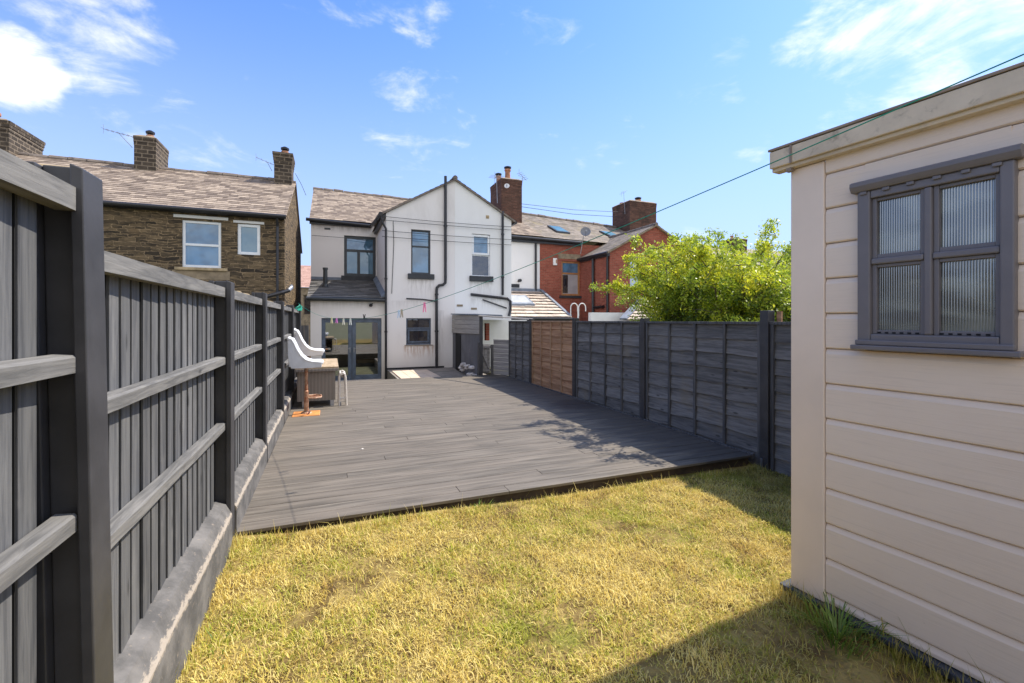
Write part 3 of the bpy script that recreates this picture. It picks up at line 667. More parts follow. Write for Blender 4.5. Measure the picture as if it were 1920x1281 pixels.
def window(parent, x0, x1, z0, z1, Y, frame, pane='glass', fw=.055, set_=.07, vs=(), hs=(), sill=None, sillmat='sill', panes=None, lintel=None, label=None):
    m = MB(); y0 = Y+set_; y1 = y0+.06
    m.box(x0, x0+fw, y0, y1, z0, z1); m.box(x1-fw, x1, y0, y1, z0, z1); m.box(x0+fw, x1-fw, y0+.001, y1, z0, z0+fw); m.box(x0+fw, x1-fw, y0+.001, y1, z1-fw, z1)
    zs = [z0+fw]+[q for h in hs for q in (h-fw*.45, h+fw*.45)]+[z1-fw]
    for h in hs: m.box(x0+fw, x1-fw, y0+.002, y1, h-fw*.45, h+fw*.45)
    for (v, za, zb) in vs: m.box(v-fw*.5, v+fw*.5, y0+.003, y1, max(za, z0+fw), min(zb, z1-fw))
    w_ = obj('window', m, frame, parent, bevel=.006, label=label)
    k = 0
    for i in range(0, len(zs), 2):
        xs = [x0+fw]+[q for (v, za, zb) in vs if za-.01 <= zs[i] and zb+.01 >= zs[i+1] for q in (v-fw*.5, v+fw*.5)]+[x1-fw]
        for j in range(0, len(xs), 2):
            pm = (panes[k] if panes else pane); k += 1
            obj('pane', MB().box(xs[j], xs[j+1], y0+.03, y0+.04, zs[i], zs[i+1]), pm, w_)
    if sill:
        e, h, pr = sill; obj('sill', MB().box(x0-e, x1+e, Y-pr, Y+set_-.002, z0-h, z0-.002), sillmat, w_, bevel=.008)
    return w_
def chimney(parent, x0, x1, y0, y1, z0, z1, mat, pots=(), corb=.05, potmat='clay', rows=3, flash=True):
    m = MB().box(x0, x1, y0, y1, z0, z1-.30); 
    for k in range(rows): e = corb*(k+1)/rows; m.box(x0-e, x1+e, y0-e, y1+e, z1-.30+k*.10+.002, z1-.30+(k+1)*.10)
    c = obj('chimney', m, mat, parent, bevel=.008)
    f = MB(); f.hexa([(x0-.02, y0-.02, z1+.001), (x1+.02, y0-.02, z1+.001), (x1+.02, y1+.02, z1+.001), (x0-.02, y1+.02, z1+.001), (x0+.12, y0+.12, z1+.09), (x1-.12, y0+.12, z1+.09), (x1-.12, y1-.12, z1+.09), (x0+.12, y1-.12, z1+.09)])
    obj('flaunching', f, 'lintel', c)
    for (px, py, h, r, cap) in pots:
        p = MB().lathe((px, py, z1+.03), [(r*1.15, 0), (r*1.15, .05), (r, .08), (r*.88, h-.10), (r*1.12, h-.08), (r*1.12, h)], 12); po = obj('chimney_pot', p, potmat, c, smooth=False)
        if cap: obj('cowl', MB().lathe((px, py, z1+.03+h), [(r*.6, 0), (r*.6, .05), (r*1.25, .06), (r*1.3, .12), (r*.5, .17)], 12), 'black', po) if False else None
        if cap: obj('cowl', MB().lathe((px, py, z1+.03+h), [(r*.6, 0), (r*.6, .05), (r*1.25, .06), (r*1.3, .12), (r*.5, .17)], 12), 'black', c)
    if flash: obj('flashing', MB().box(x0-.03, x1+.03, y0-.035, y0-.003, z0+.0, z0+.16) , 'lead', c)
    return c
def aerial(parent, base, top, boom, n=6, el=.35, r=.012):
    m = MB(); base = Vector(base); top = Vector(top); boom = Vector(boom); m.tube([base, top], r*1.3, 6)
    a = top-boom*.5; b = top+boom*.5; m.tube([a, b], r, 6); d = boom.normalized(); s = d.cross(Vector((0, 0, 1))).normalized()
    for i in range(n): p = a+(b-a)*((i+.3)/n); m.tube([p-s*el/2, p+s*el/2], r*.7, 5)
    m.tube([a-Vector((0, 0, el*.5)), a+Vector((0, 0, el*.5))], r*.7, 5)
    obj('aerial', m, 'metal', parent)
def pipe(parent, pts, r=.036, name='downpipe', mat='black', collars=()):
    m = MB().tube(pts, r, 10)
    for c in collars: c = Vector(c); m.tube([c-Vector((0, 0, .03)), c+Vector((0, 0, .03))], r*1.35, 10)
    return obj(name, m, mat, parent)
def dish(parent, c, r, ny=-1, mat='dish', yaw=-.4):
    m = MB(); n = 20; rings = 5; c = Vector(c); rot = Matrix.Rotation(yaw, 3, 'Z') @ Matrix.Rotation(R(-22), 3, 'X')
    for k in range(rings+1):
        rr = r*k/rings
        for j in range(n): t = 2*math.pi*j/n; m.v.append(tuple(c+rot @ Vector((rr*math.cos(t), -(rr*rr)*.35/r, rr*math.sin(t)*1.05))))
    for k in range(rings):
        for j in range(n): m.f.append((k*n+j, k*n+(j+1) % n, (k+1)*n+(j+1) % n, (k+1)*n+j))
    d = obj('satellite_dish', m, mat, parent, smooth=True, solid=.01)
    a = MB().tube([c+rot @ Vector((0, 0, -r)), c+rot @ Vector((0, -r*1.1, -r*.35))], .012, 6); a.box(*[q for i, t in enumerate(c+rot @ Vector((0, -r*1.1, -r*.3))) for q in (t-.03, t+.03)]); obj('receiver_arm', a, 'metal', d)

# ------------------------------------------------------------------ stone house on the left
def stone_house():
    Y = 14.6; x0, x1 = -15, -1.24; zb = -.45; ze = 4.56
    H = thing('stone_house', 'brown rubble stone house with a tan slate roof behind the left fence', 'house', (-6, Y, zb))
    win = (-3.71, -2.81, 3.02, 4.29); w2 = (-2.42, -1.86, 3.43, 4.29)
    m = MB().wall(x0, x1, zb, ze, Y, .35, (win, w2)); yr, yk = 18.4, 22.2; zr = 6.62
    g = [(x1, Y+.352, zb), (x1, yk, zb), (x1, yk, ze), (x1, yr, zr-.06), (x1, Y+.352, ze+.12)]
    m.prism(g, (-.3, 0, 0)); m.box(x0, x1-.31, yk-.3, yk, zb, ze); obj('wall', m, 'stone', H)
    window(H, *win, Y, 'upvc', 'glass', .07, .04, hs=(3.64,), sill=(.16, .08, .06), sillmat='copestone')
    window(H, *w2, Y, 'upvc', 'glassblue', .08, .03)
    obj('lintel', MB().box(-3.9, -2.64, Y-.012, Y+.03, 4.345, 4.425), 'white', H, bevel=.004); obj('lintel', MB().box(-2.52, -1.76, Y-.012, Y+.03, 4.305, 4.375), 'white', H, bevel=.004)
    # quoin-like pale repaired stone beside and under the large window
    obj('window_surround', MB().box(-3.93, -2.6, Y-.008, Y+.02, 2.70, 2.935), 'lintel', H)
    r = MB(); roof_slates(r, (x0, Y-.14, ze+.02), (x1+.06, Y-.14, ze+.02), (x1+.06, yr, zr), (x0, yr, zr), .20, .30)
    roof_slates(r, (x0, yk+.14, ze), (x1+.06, yk+.14, ze), (x1+.06, yr, zr), (x0, yr, zr), .6, 1.2)
    ro = obj('roof', r, 'slate_tan', H)
    rt = MB(); ridge_tiles(rt, (x0, yr, zr+.02), (x1+.06, yr, zr+.02), .09); obj('ridge', rt, 'ridge', ro)
    g_ = MB(); g_.tube([(x0, Y-.20, ze-.0), (x1+.05, Y-.20, ze-.03)], .062, 10); g_.box(x0, x1, Y-.12, Y-.005, ze-.09, ze+.0); obj('gutter', g_, 'black', H)
    pipe(H, [(-1.42, Y-.20, ze-.05), (-1.42, Y-.07, ze-.3), (-1.42, Y-.07, zb)], .034)
    chimney(ro, -5.86, -5.28, 18.0, 19.2, 5.9, 7.50, 'stoneblock', ((-5.55, 18.4, .16, .10, 1),), flash=True, corb=.02)
    chimney(ro, -1.86, -1.30, 17.95, 18.85, 5.9, 7.42, 'stoneblock', ((-1.55, 18.4, .26, .11, 1),), rows=4, corb=.05)
    chimney(ro, -9.75, -8.80, 17.9, 19.6, 5.9, 7.45, 'stoneblock', ((-9.3, 18.3, .3, .11, 0),))
    aerial(ro, (-6.0, 18.3, 7.2), (-6.35, 18.3, 7.62), (.9, -.3, -.25), 6, .3, .008)
    aerial(ro, (-1.95, 18.2, 6.9), (-2.1, 18.2, 7.2), (.7, 0, -.25), 5, .25, .008)
    pipe(H, [(-1.2, 18.2, 6.9), (-.95, 17.4, 6.3), (-.8, 17.2, 5.9)], .008, 'cable', 'cable')
    pipe(H, [PY(498, 557, 13.9), PY(528, 549, 14.0), PY(541, 545, 14.1)], .055, 'waste_pipe', 'black'); pipe(H, [PY(541, 545, 14.1), PY(546, 540, 14.2), PY(546, 537, 14.55)], .055, 'waste_pipe', 'metal')
stone_house()

def cross_wall():
    H = thing('stone_garden_wall', 'end of a tall stone wall with yellow coping showing behind the nearest fence post', 'wall', (-3.4, 3.3, 0))
    obj('wall', MB().box(-6, -1.28, 3.2, 3.36, -.02, 2.36), 'stone', H)
    c = MB(); x = -1.265
    while x > -5.9: l = rnd.uniform(.2, .36); c.box(x-l+.008, x, 3.17, 3.39, 2.363, 2.425+rnd.uniform(-.006, .02)); x -= l
    obj('coping', c, 'copestone', H, bevel=.015)
cross_wall()
def boundary_wall():
    c = MB(); W = thing('garden_wall', 'low rubble wall topped with yellow stones hidden behind the left fence', 'wall', (-1.0, 9, 0))
    m = MB().box(-1.12, -.86, 5.5, 13.4, -.02, 1.83); obj('wall', m, 'stone', W)
    y = 5.5
    while y < 13.3:
        l = rnd.uniform(.18, .4); c.hexa([(-1.14, y, 1.83), (-.84, y, 1.83), (-.84, y+l*.92, 1.83), (-1.14, y+l*.92, 1.83)]+[(a+rnd.uniform(-.03, .03), b+rnd.uniform(-.03, .03), 1.875+rnd.uniform(0, .05)) for a, b in ((-1.1, y+.03), (-.9, y+.03), (-.9, y+l*.8), (-1.1, y+l*.8))]); y += l
    obj('coping', c, 'copestone', W, bevel=.02)
boundary_wall()

# ------------------------------------------------------------------ white rendered house
def white_house():
    YM, YE, YL = 19.5, 16.0, 16.2; zb = -.455
    H = thing('white_house', 'cream and white rendered house with gabled rear wing and slate roof', 'house', (2, YE, zb))
    # main range wall, left part
    w1 = (.49, 1.72, 3.38, 5.01)
    m = MB().wall(-.73, 1.76, zb, 5.44, YM, .35, (w1,))
    yr, zr = 24.0, 7.95; yk = 28.0
    m.prism([(-.73, YM+.352, zb), (-.73, yk, zb), (-.73, yk, 5.5), (-.73, yr, zr-.07), (-.73, YM+.352, 5.6)], (.3, 0, 0)); m.box(-.42, 9.5, yk-.3, yk, zb, 5.4)
    # rear wing gable, left half
    XL, XC, XG = 1.745, 4.15, 6.34; zl, za, zg = 5.24, 6.62, 5.36
    o1 = (2.59, 3.27, 3.21, 4.76); o2 = (2.42, 3.29, .73, 1.66)
    m.wall(XL, XC, zb, zl, YE, .3, (o1, o2)); m.prism([(XL, YE, zl+.001), (XC, YE, zl+.001), (XC, YE, za)], (0, .3, 0))
    m.box(XL, XL+.3, YE+.301, YM-.01, zb, zl); obj('wall', m, 'render', H, label='cream rendered wall')
    m = MB(); o3 = (4.79, 5.49, 3.21, 4.76); m.wall(XC+.002, XG, zb, zg-.1, YE, .3, (o3,)); m.prism([(XC+.002, YE, zg-.099), (XG, YE, zg-.099), (XG, YE, zg), (XC+.002, YE, za)], (0, .3, 0))
    m.box(XG-.3, XG, YE+.301, YM-.01, zb, zg-.1); obj('wall', m, 'render2', H, label='brighter white painted wall')
    # roofs
    r = MB(); roof_slates(r, (-.78, YM-.15, 5.56), (9.3, YM-.15, 5.52), (9.3, yr, zr-.25), (-.78, yr, zr), .21, .26)
    roof_slates(r, (-.78, yk+.1, 5.5), (9.3, yk+.1, 5.5), (9.3, yr, zr-.25), (-.78, yr, zr), .7, 1.2); ro = obj('roof', r, 'slate_tan', H)
    rt = MB(); ridge_tiles(rt, (-.8, yr, zr+.02), (9.3, yr, zr-.22), .10); obj('ridge', rt, 'ridge', ro)
    r = MB(); roof_slates(r, (XL-.16, YE-.09, zl-.02), (XL-.16, 22.5, zl-.02), (XC, 22.5, za+.06), (XC, YE-.09, za+.06), .21, .3)
    roof_slates(r, (XG+.14, YE-.09, zg-.02), (XG+.14, 22.5, zg-.02), (XC, 22.5, za+.06), (XC, YE-.09, za+.06), .21, .3); ro2 = obj('roof', r, 'slate_grey', H, label='pitched roof of the rear wing')
    v = MB(); e = .025
    for (xa, z_a) in ((XL-.16, zl-.03), (XG+.14, zg-.03)):
        v.hexa([(xa, YE-.09, z_a-.05), (XC, YE-.09, za+.0), (XC, YE-.002, za+.0), (xa, YE-.002, z_a-.05), (xa, YE-.09, z_a+.015), (XC, YE-.09, za+.05), (XC, YE-.002, za+.05), (xa, YE-.002, z_a+.015)])
    obj('verge', v, 'ridge', ro2); rt = MB(); ridge_tiles(rt, (XC, YE-.08, za+.10), (XC, 22.5, za+.10), .09); obj('ridge', rt, 'ridge', ro2)
    # rainwater goods
    g = MB(); g.tube([(-.9, YM-.21, 5.50), (XL-.2, YM-.21, 5.42)], .065, 10); g.box(-.78, XL-.2, YM-.13, YM-.003, 5.36, 5.48); g.tube([(XL-.22, YM-.2, 5.42), (XL-.20, 17.4, 5.26), (XL-.19, YE-.12, 5.18)], .07, 10); g.box(XL-.12, XL-.003, YE, YM-.2, 5.08, 5.20); obj('gutter', g, 'black', H)
    pipe(H, [(XL-.19, YE-.06, 5.16), (XL-.12, YE-.05, 4.9), (XL-.01, YE-.05, 4.7), (XL-.01, YE-.05, zb)], .038, collars=((XL-.01, YE-.05, 3.0), (XL-.01, YE-.05, 1.2)))
    pipe(H, [(3.79, YE-.07, 6.72), (3.79, YE-.07, 3.02), (3.78, YE-.07, 2.92), (3.70, YE-.07, 2.85), (3.56, YE-.07, 2.82), (3.48, YE-.07, 2.74), (3.47, YE-.07, 2.6), (3.47, YE-.07, -.10)], .05, 'soil_pipe', collars=((3.79, YE-.07, 4.95), (3.47, YE-.07, 2.5), (3.47, YE-.07, 1.2)))
    pipe(H, [(2.42, YE-.04, 2.34), (3.0, YE-.04, 2.32), (3.42, YE-.04, 2.27)], .022, 'waste_pipe')
    pipe(H, [(5.97, YE-.06, 5.66), (5.97, YE-.06, 2.53)], .045, collars=((5.97, YE-.06, 4.8), (5.97, YE-.06, 3.2)))
    pipe(H, [(4.73, YE-.06, 2.53), (6.16, YE-.06, 2.40), (6.28, YE-.06, 2.3), (6.28, YE-.06, 1.95), (6.2, YE-.1, 1.75)], .05, 'waste_pipe'); pipe(H, [PY(905, 562, YE-.05), PY(950, 578, YE-.05)], .024, 'waste_pipe')
    g = MB().tube([(XG+.16, YE-.05, zg-.08), (XG+.16, YM, zg-.08)], .06, 10); obj('gutter', g, 'black', H)
    # windows
    window(H, *w1, YM, 'anthracite', 'glassblue', .11, .07, hs=(4.42,), vs=((1.05, 3.38, 4.42),), sill=(.11, .24, .09), panes=('glassblue', 'glassblue', 'glass'))
    window(H, *o1, YE, 'anthracite', 'glass', .06, .08, hs=(4.18,), sill=(.12, .18, .10))
    window(H, 4.80, 5.48, 4.00, 4.74, YE, 'upvc', 'glass', .075, .03); window(H, 4.79, 5.49, 3.21, 3.995, YE, 'upvc', 'glassdark', .035, .07, sill=(.10, .20, .10), label='lower half with dark glass and a patterned film')
    window(H, *o2, YE, 'bluegrey', 'glassdark', .045, .05, hs=(1.31,), sill=(.06, .025, .04), sillmat='lintel'); 
    ins = MB(); ins.box(2.48, 3.23, YE+.035, YE+.048, .80, .86); ins.box(2.48, 3.23, YE+.035, YE+.048, 1.21, 1.27); ins.box(2.48, 2.54, YE+.035, YE+.048, .861, 1.209); ins.box(3.17, 3.23, YE+.035, YE+.048, .861, 1.209); obj('opening_sash', ins, 'bluegrey', H, bevel=.005)
    obj('plinth', MB().box(XL+.01, XC-.4, YE-.03, YE-.002, -.10, -.04), 'black', H)
    # vents, alarm and small fittings
    for (u, v_, Y_) in ((614, 429, YM), (862, 573, YE), (888.5, 579, YE)): c = PY(u, v_, Y_); obj('air_vent', MB().box(c.x-.11, c.x+.11, Y_-.02, Y_-.002, c.z-.035, c.z+.035), 'anthracite' if Y_ == YM else 'lintel', H)
    c = PY(914, 407, YE); obj('air_vent', MB().box(c.x-.06, c.x+.06, YE-.012, YE-.002, c.z-.06, c.z+.06), 'copestone', H)
    for (z, sag) in ((4.98, .02), (5.10, .03), (4.62, .02), (4.42, .02)):
        pipe(H, [(x, YE-.10, z-sag*math.sin((x-1.7)/4.6*math.pi)) for x in np.linspace(1.6, 6.3, 9)], .009, 'cable', 'cable')
    pipe(H, [(-.7, YM-.12, 4.9), (.5, YM-.14, 4.88), (1.55, YM-.2, 4.8)], .009, 'cable', 'cable'); pipe(H, [(1.98, YE-.02, 5.0), (2.0, YE-.02, 4.2), (1.93, YE-.02, 2.5)], .009, 'cable', 'cable')
    # brick stack astride the roof
    ch = chimney(ro, 8.02, 9.15, 21.6, 23.3, 5.9, 8.78, 'redgrey', ((8.55, 22.1, .62, .15, 1), (8.35, 22.95, .5, .14, 1), (8.9, 22.9, .12, .1, 0)), corb=.02)
    aerial(ch, (7.95, 22, 7.6), (7.9, 22, 8.95), (.0, -.6, .0), 4, .7, .012); aerial(ch, (9.2, 21.9, 8.1), (9.32, 21.9, 9.1), (.5, .2, -.3), 5, .4, .012)
    dish(ch, (8.2, 21.3, 8.3), .13, mat='white')
    # kitchen lean-to
    m = MB(); dr = (-.29, 1.62, -.43, 1.66); m.wall(-.62, 1.735, zb, 2.28, YL, .28, (dr,)); m.box(-.62, -.36, YL+.281, YM-.01, zb, 2.28)
    m.prism([(-.62, YL+.281, 2.281), (-.62, YM-.01, 2.281), (-.62, YM-.01, 3.12)], (.26, 0, 0)); le = obj('kitchen_extension', m, 'render', H)
    r = MB(); roof_slates(r, (-.72, YL-.16, 2.33), (1.73, YL-.16, 2.33), (1.73, YM-.01, 3.20), (-.72, YM-.01, 3.20), .26, .33, .03); lr = obj('extension_roof', r, 'tile_dark', H)
    obj('flashing', MB().box(-.73, 1.66, YM-.06, YM-.004, 3.18, 3.30), 'lead', lr); obj('flashing', MB().hexa([(1.60, YL-.1, 2.38), (1.738, YL-.1, 2.40), (1.738, YM-.07, 3.32), (1.60, YM-.07, 3.24), (1.60, YL-.1, 2.40), (1.738, YL-.1, 2.52), (1.738, YM-.07, 3.42), (1.60, YM-.07, 3.27)]), 'lead', lr)
    g = MB().tube([(-.74, YL-.21, 2.30), (1.70, YL-.21, 2.27)], .055, 10); g.box(-.7, 1.7, YL-.15, YL-.003, 2.22, 2.31); obj('gutter', g, 'anthracite', H)
    f = PY(610, 540, 17.9); obj('flue', MB().lathe((f.x, 17.9, 2.80), [(.12, 0), (.08, .10), (.075, .11), (.075, .62), (.09, .63), (.09, .70)], 12), 'anthracite', H)
    c = PY(695, 571, YL); obj('security_camera', MB().lathe((c.x, YL-.08, c.z-.03), [(.03, -.05), (.06, -.02), (.06, .02), (.03, .05)], 12).tube([(c.x, YL-.08, c.z), (c.x+.07, YL-.002, c.z+.03)], .015, 6), 'black', H)
    # patio doors
    x0, x1, z0, z1 = dr; f = MB(); yd = YL+.07
    xs = (x0, .72, x1)
    for a, b in ((x0, .655), (.665, x1)):
        f2 = MB(); f2.box(a, a+.12, yd, yd+.07, z0, z1-.06); f2.box(b-.12, b, yd, yd+.07, z0, z1-.06); f2.box(a+.12, b-.12, yd+.001, yd+.07, z0, z0+.16); f2.box(a+.12, b-.12, yd+.001, yd+.07, z1-.15, z1-.06)
        d = obj('patio_door', f2, 'bluegrey', H, bevel=.008); obj('pane', MB().box(a+.12, b-.12, yd+.03, yd+.04, z0+.16, z1-.15), 'doorglass', d)
        hx = b-.06 if a == x0 else a+.06; obj('handle', MB().box(hx-.012, hx+.012, yd-.03, yd-.002, .5, .68).box(hx-.05 if a == x0 else hx, hx if a == x0 else hx+.05, yd-.05, yd-.031, .62, .645), 'metal', d)
    obj('door_frame', MB().box(x0+.001, x1-.001, yd-.005, yd+.075, z1-.059, z1-.001), 'bluegrey', H)

def doorglass():
    t = NT('door_glass'); t.N.remove(t.b); tr = t.n('BsdfTransparent'); tr.inputs[0].default_value = (.75, .78, .78, 1); g = t.n('BsdfGlossy'); g.inputs['Roughness'].default_value = .01; g.inputs['Color'].default_value = (.9, .9, .9, 1)
    mx = t.n('MixShader'); mx.inputs[0].default_value = .30; t.L.new(tr.outputs[0], mx.inputs[1]); t.L.new(g.outputs[0], mx.inputs[2]); t.L.new(mx.outputs[0], t.N['Material Output'].inputs[0]); return t.m
M['doorglass'] = doorglass()
white_house()

def kitchen_inside():       # what shows through the patio doors
    T = thing('kitchen_units', 'kitchen worktops and dark chair seen dimly through the patio doors', 'kitchen units', (.7, 17.6, -.45))
    obj('back_wall', MB().box(-.33, 1.72, 19.1, 19.2, -.44, 2.2), 'white', T); obj('floor_boards', MB().box(-.33, 1.72, 16.6, 19.05, -.45, -.42), 'tabletop', T)
    m = MB()
    for k, (y, z) in enumerate(((17.6, .42), (17.2, .05), (17.0, -.2))): m.box(.78, 1.66, y, y+.3, z, z+.12)
    obj('stair_tread', m, 'tabletop', T); obj('worktop', MB().box(-.3, .3, 17.4, 18.4, .45, .50), 'lintel', T); obj('cupboard', MB().box(-.3, .28, 17.42, 18.38, -.42, .44), 'white', T)
    obj('chair_back', MB().box(-.12, .16, 17.0, 17.1, .45, .85).box(.1, .3, 17.0, 17.2, .45, .52), 'black', T, bevel=.04)
kitchen_inside()

# ------------------------------------------------------------------ brick terrace on the right
def brick_house():
    YM, YE = 19.5, 17.0; zb = -.455; H = thing('brick_house', 'red brick terraced house with grey slate roof and skylights beyond the white house', 'house', (11, YM, zb))
    XA, XB, XC, XD = 6.35, 9.17, 11.40, 16.3
    m = MB().box(XA, XB-.002, YM, YM+.3, zb, 5.36); obj('wall', m, 'render2', H, label='white painted section of wall')
    w1 = (10.33, 11.36, 2.78, 4.45)
    m = MB().wall(XB, XD-.4, zb, 5.30, YM, .3, (w1,)); za = 5.92; xr = 13.84; zl = 4.66
    w2 = (12.45, 13.05, 2.69, 4.28)
    m.wall(XC, XD, zb, zl, YE, .3, (w2,)); m.prism([(XC, YE, zl+.001), (XD, YE, zl+.001), (xr, YE, za)], (0, .3, 0)); m.box(XC, XC+.3, YE+.301, YM-.002, zb, zl); m.box(XD-.3, XD, YE+.301, YM+.3, zb, zl)
    obj('wall', m, 'red', H)
    yr = 24.0; r = MB(); roof_slates(r, (9.31, YM-.15, 5.50), (19.5, YM-.15, 5.30), (19.5, yr, 7.2), (9.31, yr, 7.70), .22, .3); roof_slates(r, (XA, YM-.16, 5.47), (9.6, YM-.16, 5.44), (9.6, 21, 6.3), (XA, 21, 6.3), .22, .3) if False else None
    roof_slates(r, (9.31, 28, 5.4), (19.5, 28, 5.3), (19.5, yr, 7.2), (9.31, yr, 7.70), .8, 1.5)
    ro = obj('roof', r, 'slate_grey', H); rt = MB(); ridge_tiles(rt, (9.3, yr, 7.74), (19.5, yr, 7.24), .11); obj('ridge', rt, 'ridge', ro)
    r = MB(); yb = 21.2; roof_slates(r, (XC-.18, YE-.12, zl-.08), (XC-.18, yb, zl-.08), (xr, yb, za+.05), (xr, YE-.12, za+.05), .22, .3); roof_slates(r, (XD+.18, YE-.12, zl-.08), (XD+.18, yb, zl-.08), (xr, yb, za+.05), (xr, YE-.12, za+.05), .22, .3); r2 = obj('roof', r, 'slate_grey', H, label='pitched roof of the brick rear wing')
    rt = MB(); ridge_tiles(rt, (xr, YE-.12, za+.08), (xr, yb, za+.08), .09); obj('ridge', rt, 'ridge', r2)
    v = MB()
    for xa in (XC-.18, XD+.18): v.hexa([(xa, YE-.13, zl-.16), (xr, YE-.13, za-.02), (xr, YE-.002, za-.02), (xa, YE-.002, zl-.16), (xa, YE-.13, zl-.08), (xr, YE-.13, za+.05), (xr, YE-.002, za+.05), (xa, YE-.002, zl-.08)])
    obj('verge', v, 'lintel', r2)
    g = MB().tube([(XA+.1, YM-.2, 5.42), (XC-.1, YM-.2, 5.34)], .075, 10); g.box(XA+.1, XC, YM-.13, YM-.003, 5.20, 5.38); g.tube([(XC-.2, YE-.1, zl-.12), (XC-.2, YM-.05, zl-.12)], .065, 10); g.box(XC-.14, XC-.002, YE, YM-.1, zl-.26, zl-.10); obj('gutter', g, 'black', H)
    window(H, *w1, YM, 'oak', 'glass', .09, .06, hs=(3.86,), sill=(.12, .12, .08), panes=('glasswhite', 'glass')); obj('lintel', MB().box(10.15, 11.38, YM-.02, YM+.06, 4.55, 4.80), 'lintel', H, bevel=.01)
    obj('curtain', MB().box(10.44, 10.72, YM+.085, YM+.0895, 2.90, 3.78), 'glassdark', H)
    window(H, *w2, YE, 'oak', 'glasswhite', .05, .05, hs=(3.7,), sill=(.14, .12, .08)); obj('lintel', MB().box(12.32, 13.2, YE-.02, YE+.05, 4.32, 4.55), 'lintel', H)
    pipe(H, [(8.93, YM-.08, 5.3), (8.93, YM-.08, 2.98)], .05); pipe(H, [(XC-.10, 18.24, 4.45), (XC-.10, 18.24, 1.6)], .06, mat='anthracite'); pipe(H, [(XC-.07, 17.1, 4.5), (XC-.07, 17.1, 1.2)], .05)
    pipe(H, [PX(1115, 577, 11.3), PX(1131, 575, 11.3)], .06, 'waste_pipe')
    c = PY(1040, 491, YM); obj('alarm_box', MB().box(c.x-.10, c.x+.10, YM-.07, YM-.002, c.z-.17, c.z+.17), 'white', H, bevel=.01)
    obj('alarm_lens', MB().box(c.x+.03, c.x+.08, YM-.076, YM-.0705, c.z-.08, c.z+.10), 'oak', H)
    c = PY(966, 536, YM); obj('air_vent', MB().box(c.x-.2, c.x+.2, YM-.03, YM-.002, c.z-.08, c.z+.08), 'black', H)
    obj('flue', MB().lathe((8.1, YM, 3.42), [(.07, 0), (.07, .2)], 10, 'y'), 'black', H)
    def sky(xa, xb, ya, yb_):
        def zz(x, y): return 5.50-(x-9.31)*.0196+(y-YM+.15)*((2.20-(x-9.31)*.03)/4.65)
        n = .07; fr = MB(); gl = MB(); p = [(x, y, zz(x, y)) for x, y in ((xa, ya), (xb, ya), (xb, yb_), (xa, yb_))]
        fr.hexa([(a, b, c+.0) for a, b, c in p]+[(a, b, c+.10) for a, b, c in p]); f_ = obj('skylight', fr, 'anthracite', ro); q = [(x, y, zz(x, y)) for x, y in ((xa+n, ya+n), (xb-n, ya+n), (xb-n, yb_-n), (xa+n, yb_-n))]
        gl.hexa([(a, b, c+.102) for a, b, c in q]+[(a, b, c+.112) for a, b, c in q]); obj('pane', gl, 'glassblue', f_)
    sky(10.55, 11.3, 20.4, 21.5); sky(13.9, 14.7, 20.7, 21.8)
    ch = chimney(ro, 16.55, 18.5, 22.6, 24.4, 6.2, 8.72, 'redgrey', ((17.6, 23.2, .25, .16, 1), (17.0, 24.0, .2, .14, 0)), corb=.02)
    aerial(ch, (16.5, 23, 8.0), (16.4, 23, 9.3), (.6, .4, .4), 3, .3, .008)
    p = PY(1098, 436, 18.7); dish(r2, p, .24, yaw=-.5); pipe(r2, [p+Vector((-.05, .1, -.15)), PX(1088.5, 476, 11.22)], .022, 'dish_pole', 'metal')
    # power lines between stack and stack
    pipe(H, [(9.2, 22.2, 7.75), (12.8, 22.7, 7.85), (16.6, 23.2, 8.15)], .012, 'cable', 'cable'); pipe(H, [(9.2, 22.2, 7.6), (12.8, 22.7, 7.6), (16.6, 23.2, 7.85)], .012, 'cable', 'cable')
    # ground floor lean-tos with pale interlocking tiles
    r = MB(); A = PX(1013, 546, 9.18); roof_slates(r, (6.37, 16.55, 1.70), (9.25, 16.55, 1.70), (9.25, YM-.03, 2.95), (6.37, YM-.03, 2.95), .34, .33, .05); lt = obj('tiled_lean_to_roof', r, 'tile_pale', H)
    obj('gutter', MB().tube([(6.37, 16.5, 1.66), (9.28, 16.5, 1.64)], .06, 8).box(6.5, 9.2, 16.6, 16.7, 1.45, 1.66), 'black', H)
    obj('lean_to_wall', MB().box(6.38, 9.2, 16.72, 16.95, zb, 1.62).prism([(9.0, 16.951, zb), (9.0, YM-.02, zb), (9.0, YM-.02, 2.85), (9.0, 16.951, 1.70)], (.2, 0, 0)), 'render2', H)
    obj('flashing', MB().box(6.4, 9.2, YM-.1, YM-.004, 2.92, 3.06).bar((9.22, 16.6, 1.76), (9.22, YM-.1, 3.0), .12, .05), 'lead', lt)
    def z3(y): return 1.70+(y-16.55)*1.25/2.92+.03
    f_ = obj('skylight', MB().hexa([(x, y, z3(y)+dz) for dz in (0, .1) for x, y in ((7.0, 17.6), (8.05, 17.6), (8.05, 18.6), (7.0, 18.6))]), 'lead', lt); obj('pane', MB().hexa([(x, y, z3(y)+dz) for dz in (.101, .11) for x, y in ((7.1, 17.7), (7.95, 17.7), (7.95, 18.5), (7.1, 18.5))]), 'glasswhite', f_)
    r = MB(); roof_slates(r, (10.6, 14.9, 1.58), (16.5, 14.9, 1.58), (16.5, YE-.02, 2.62), (13.2, YE-.02, 2.62), .34, .33, .05); l2 = obj('tiled_lean_to_roof', r, 'tile_pale', H)
    obj('hip_flashing', MB().bar((10.6, 14.9, 1.64), (13.2, YE-.02, 2.68), .28, .06), 'lead', l2); obj('lean_to_wall', MB().box(10.9, 16.4, 15.1, 15.3, zb, 1.56), 'render2', H)
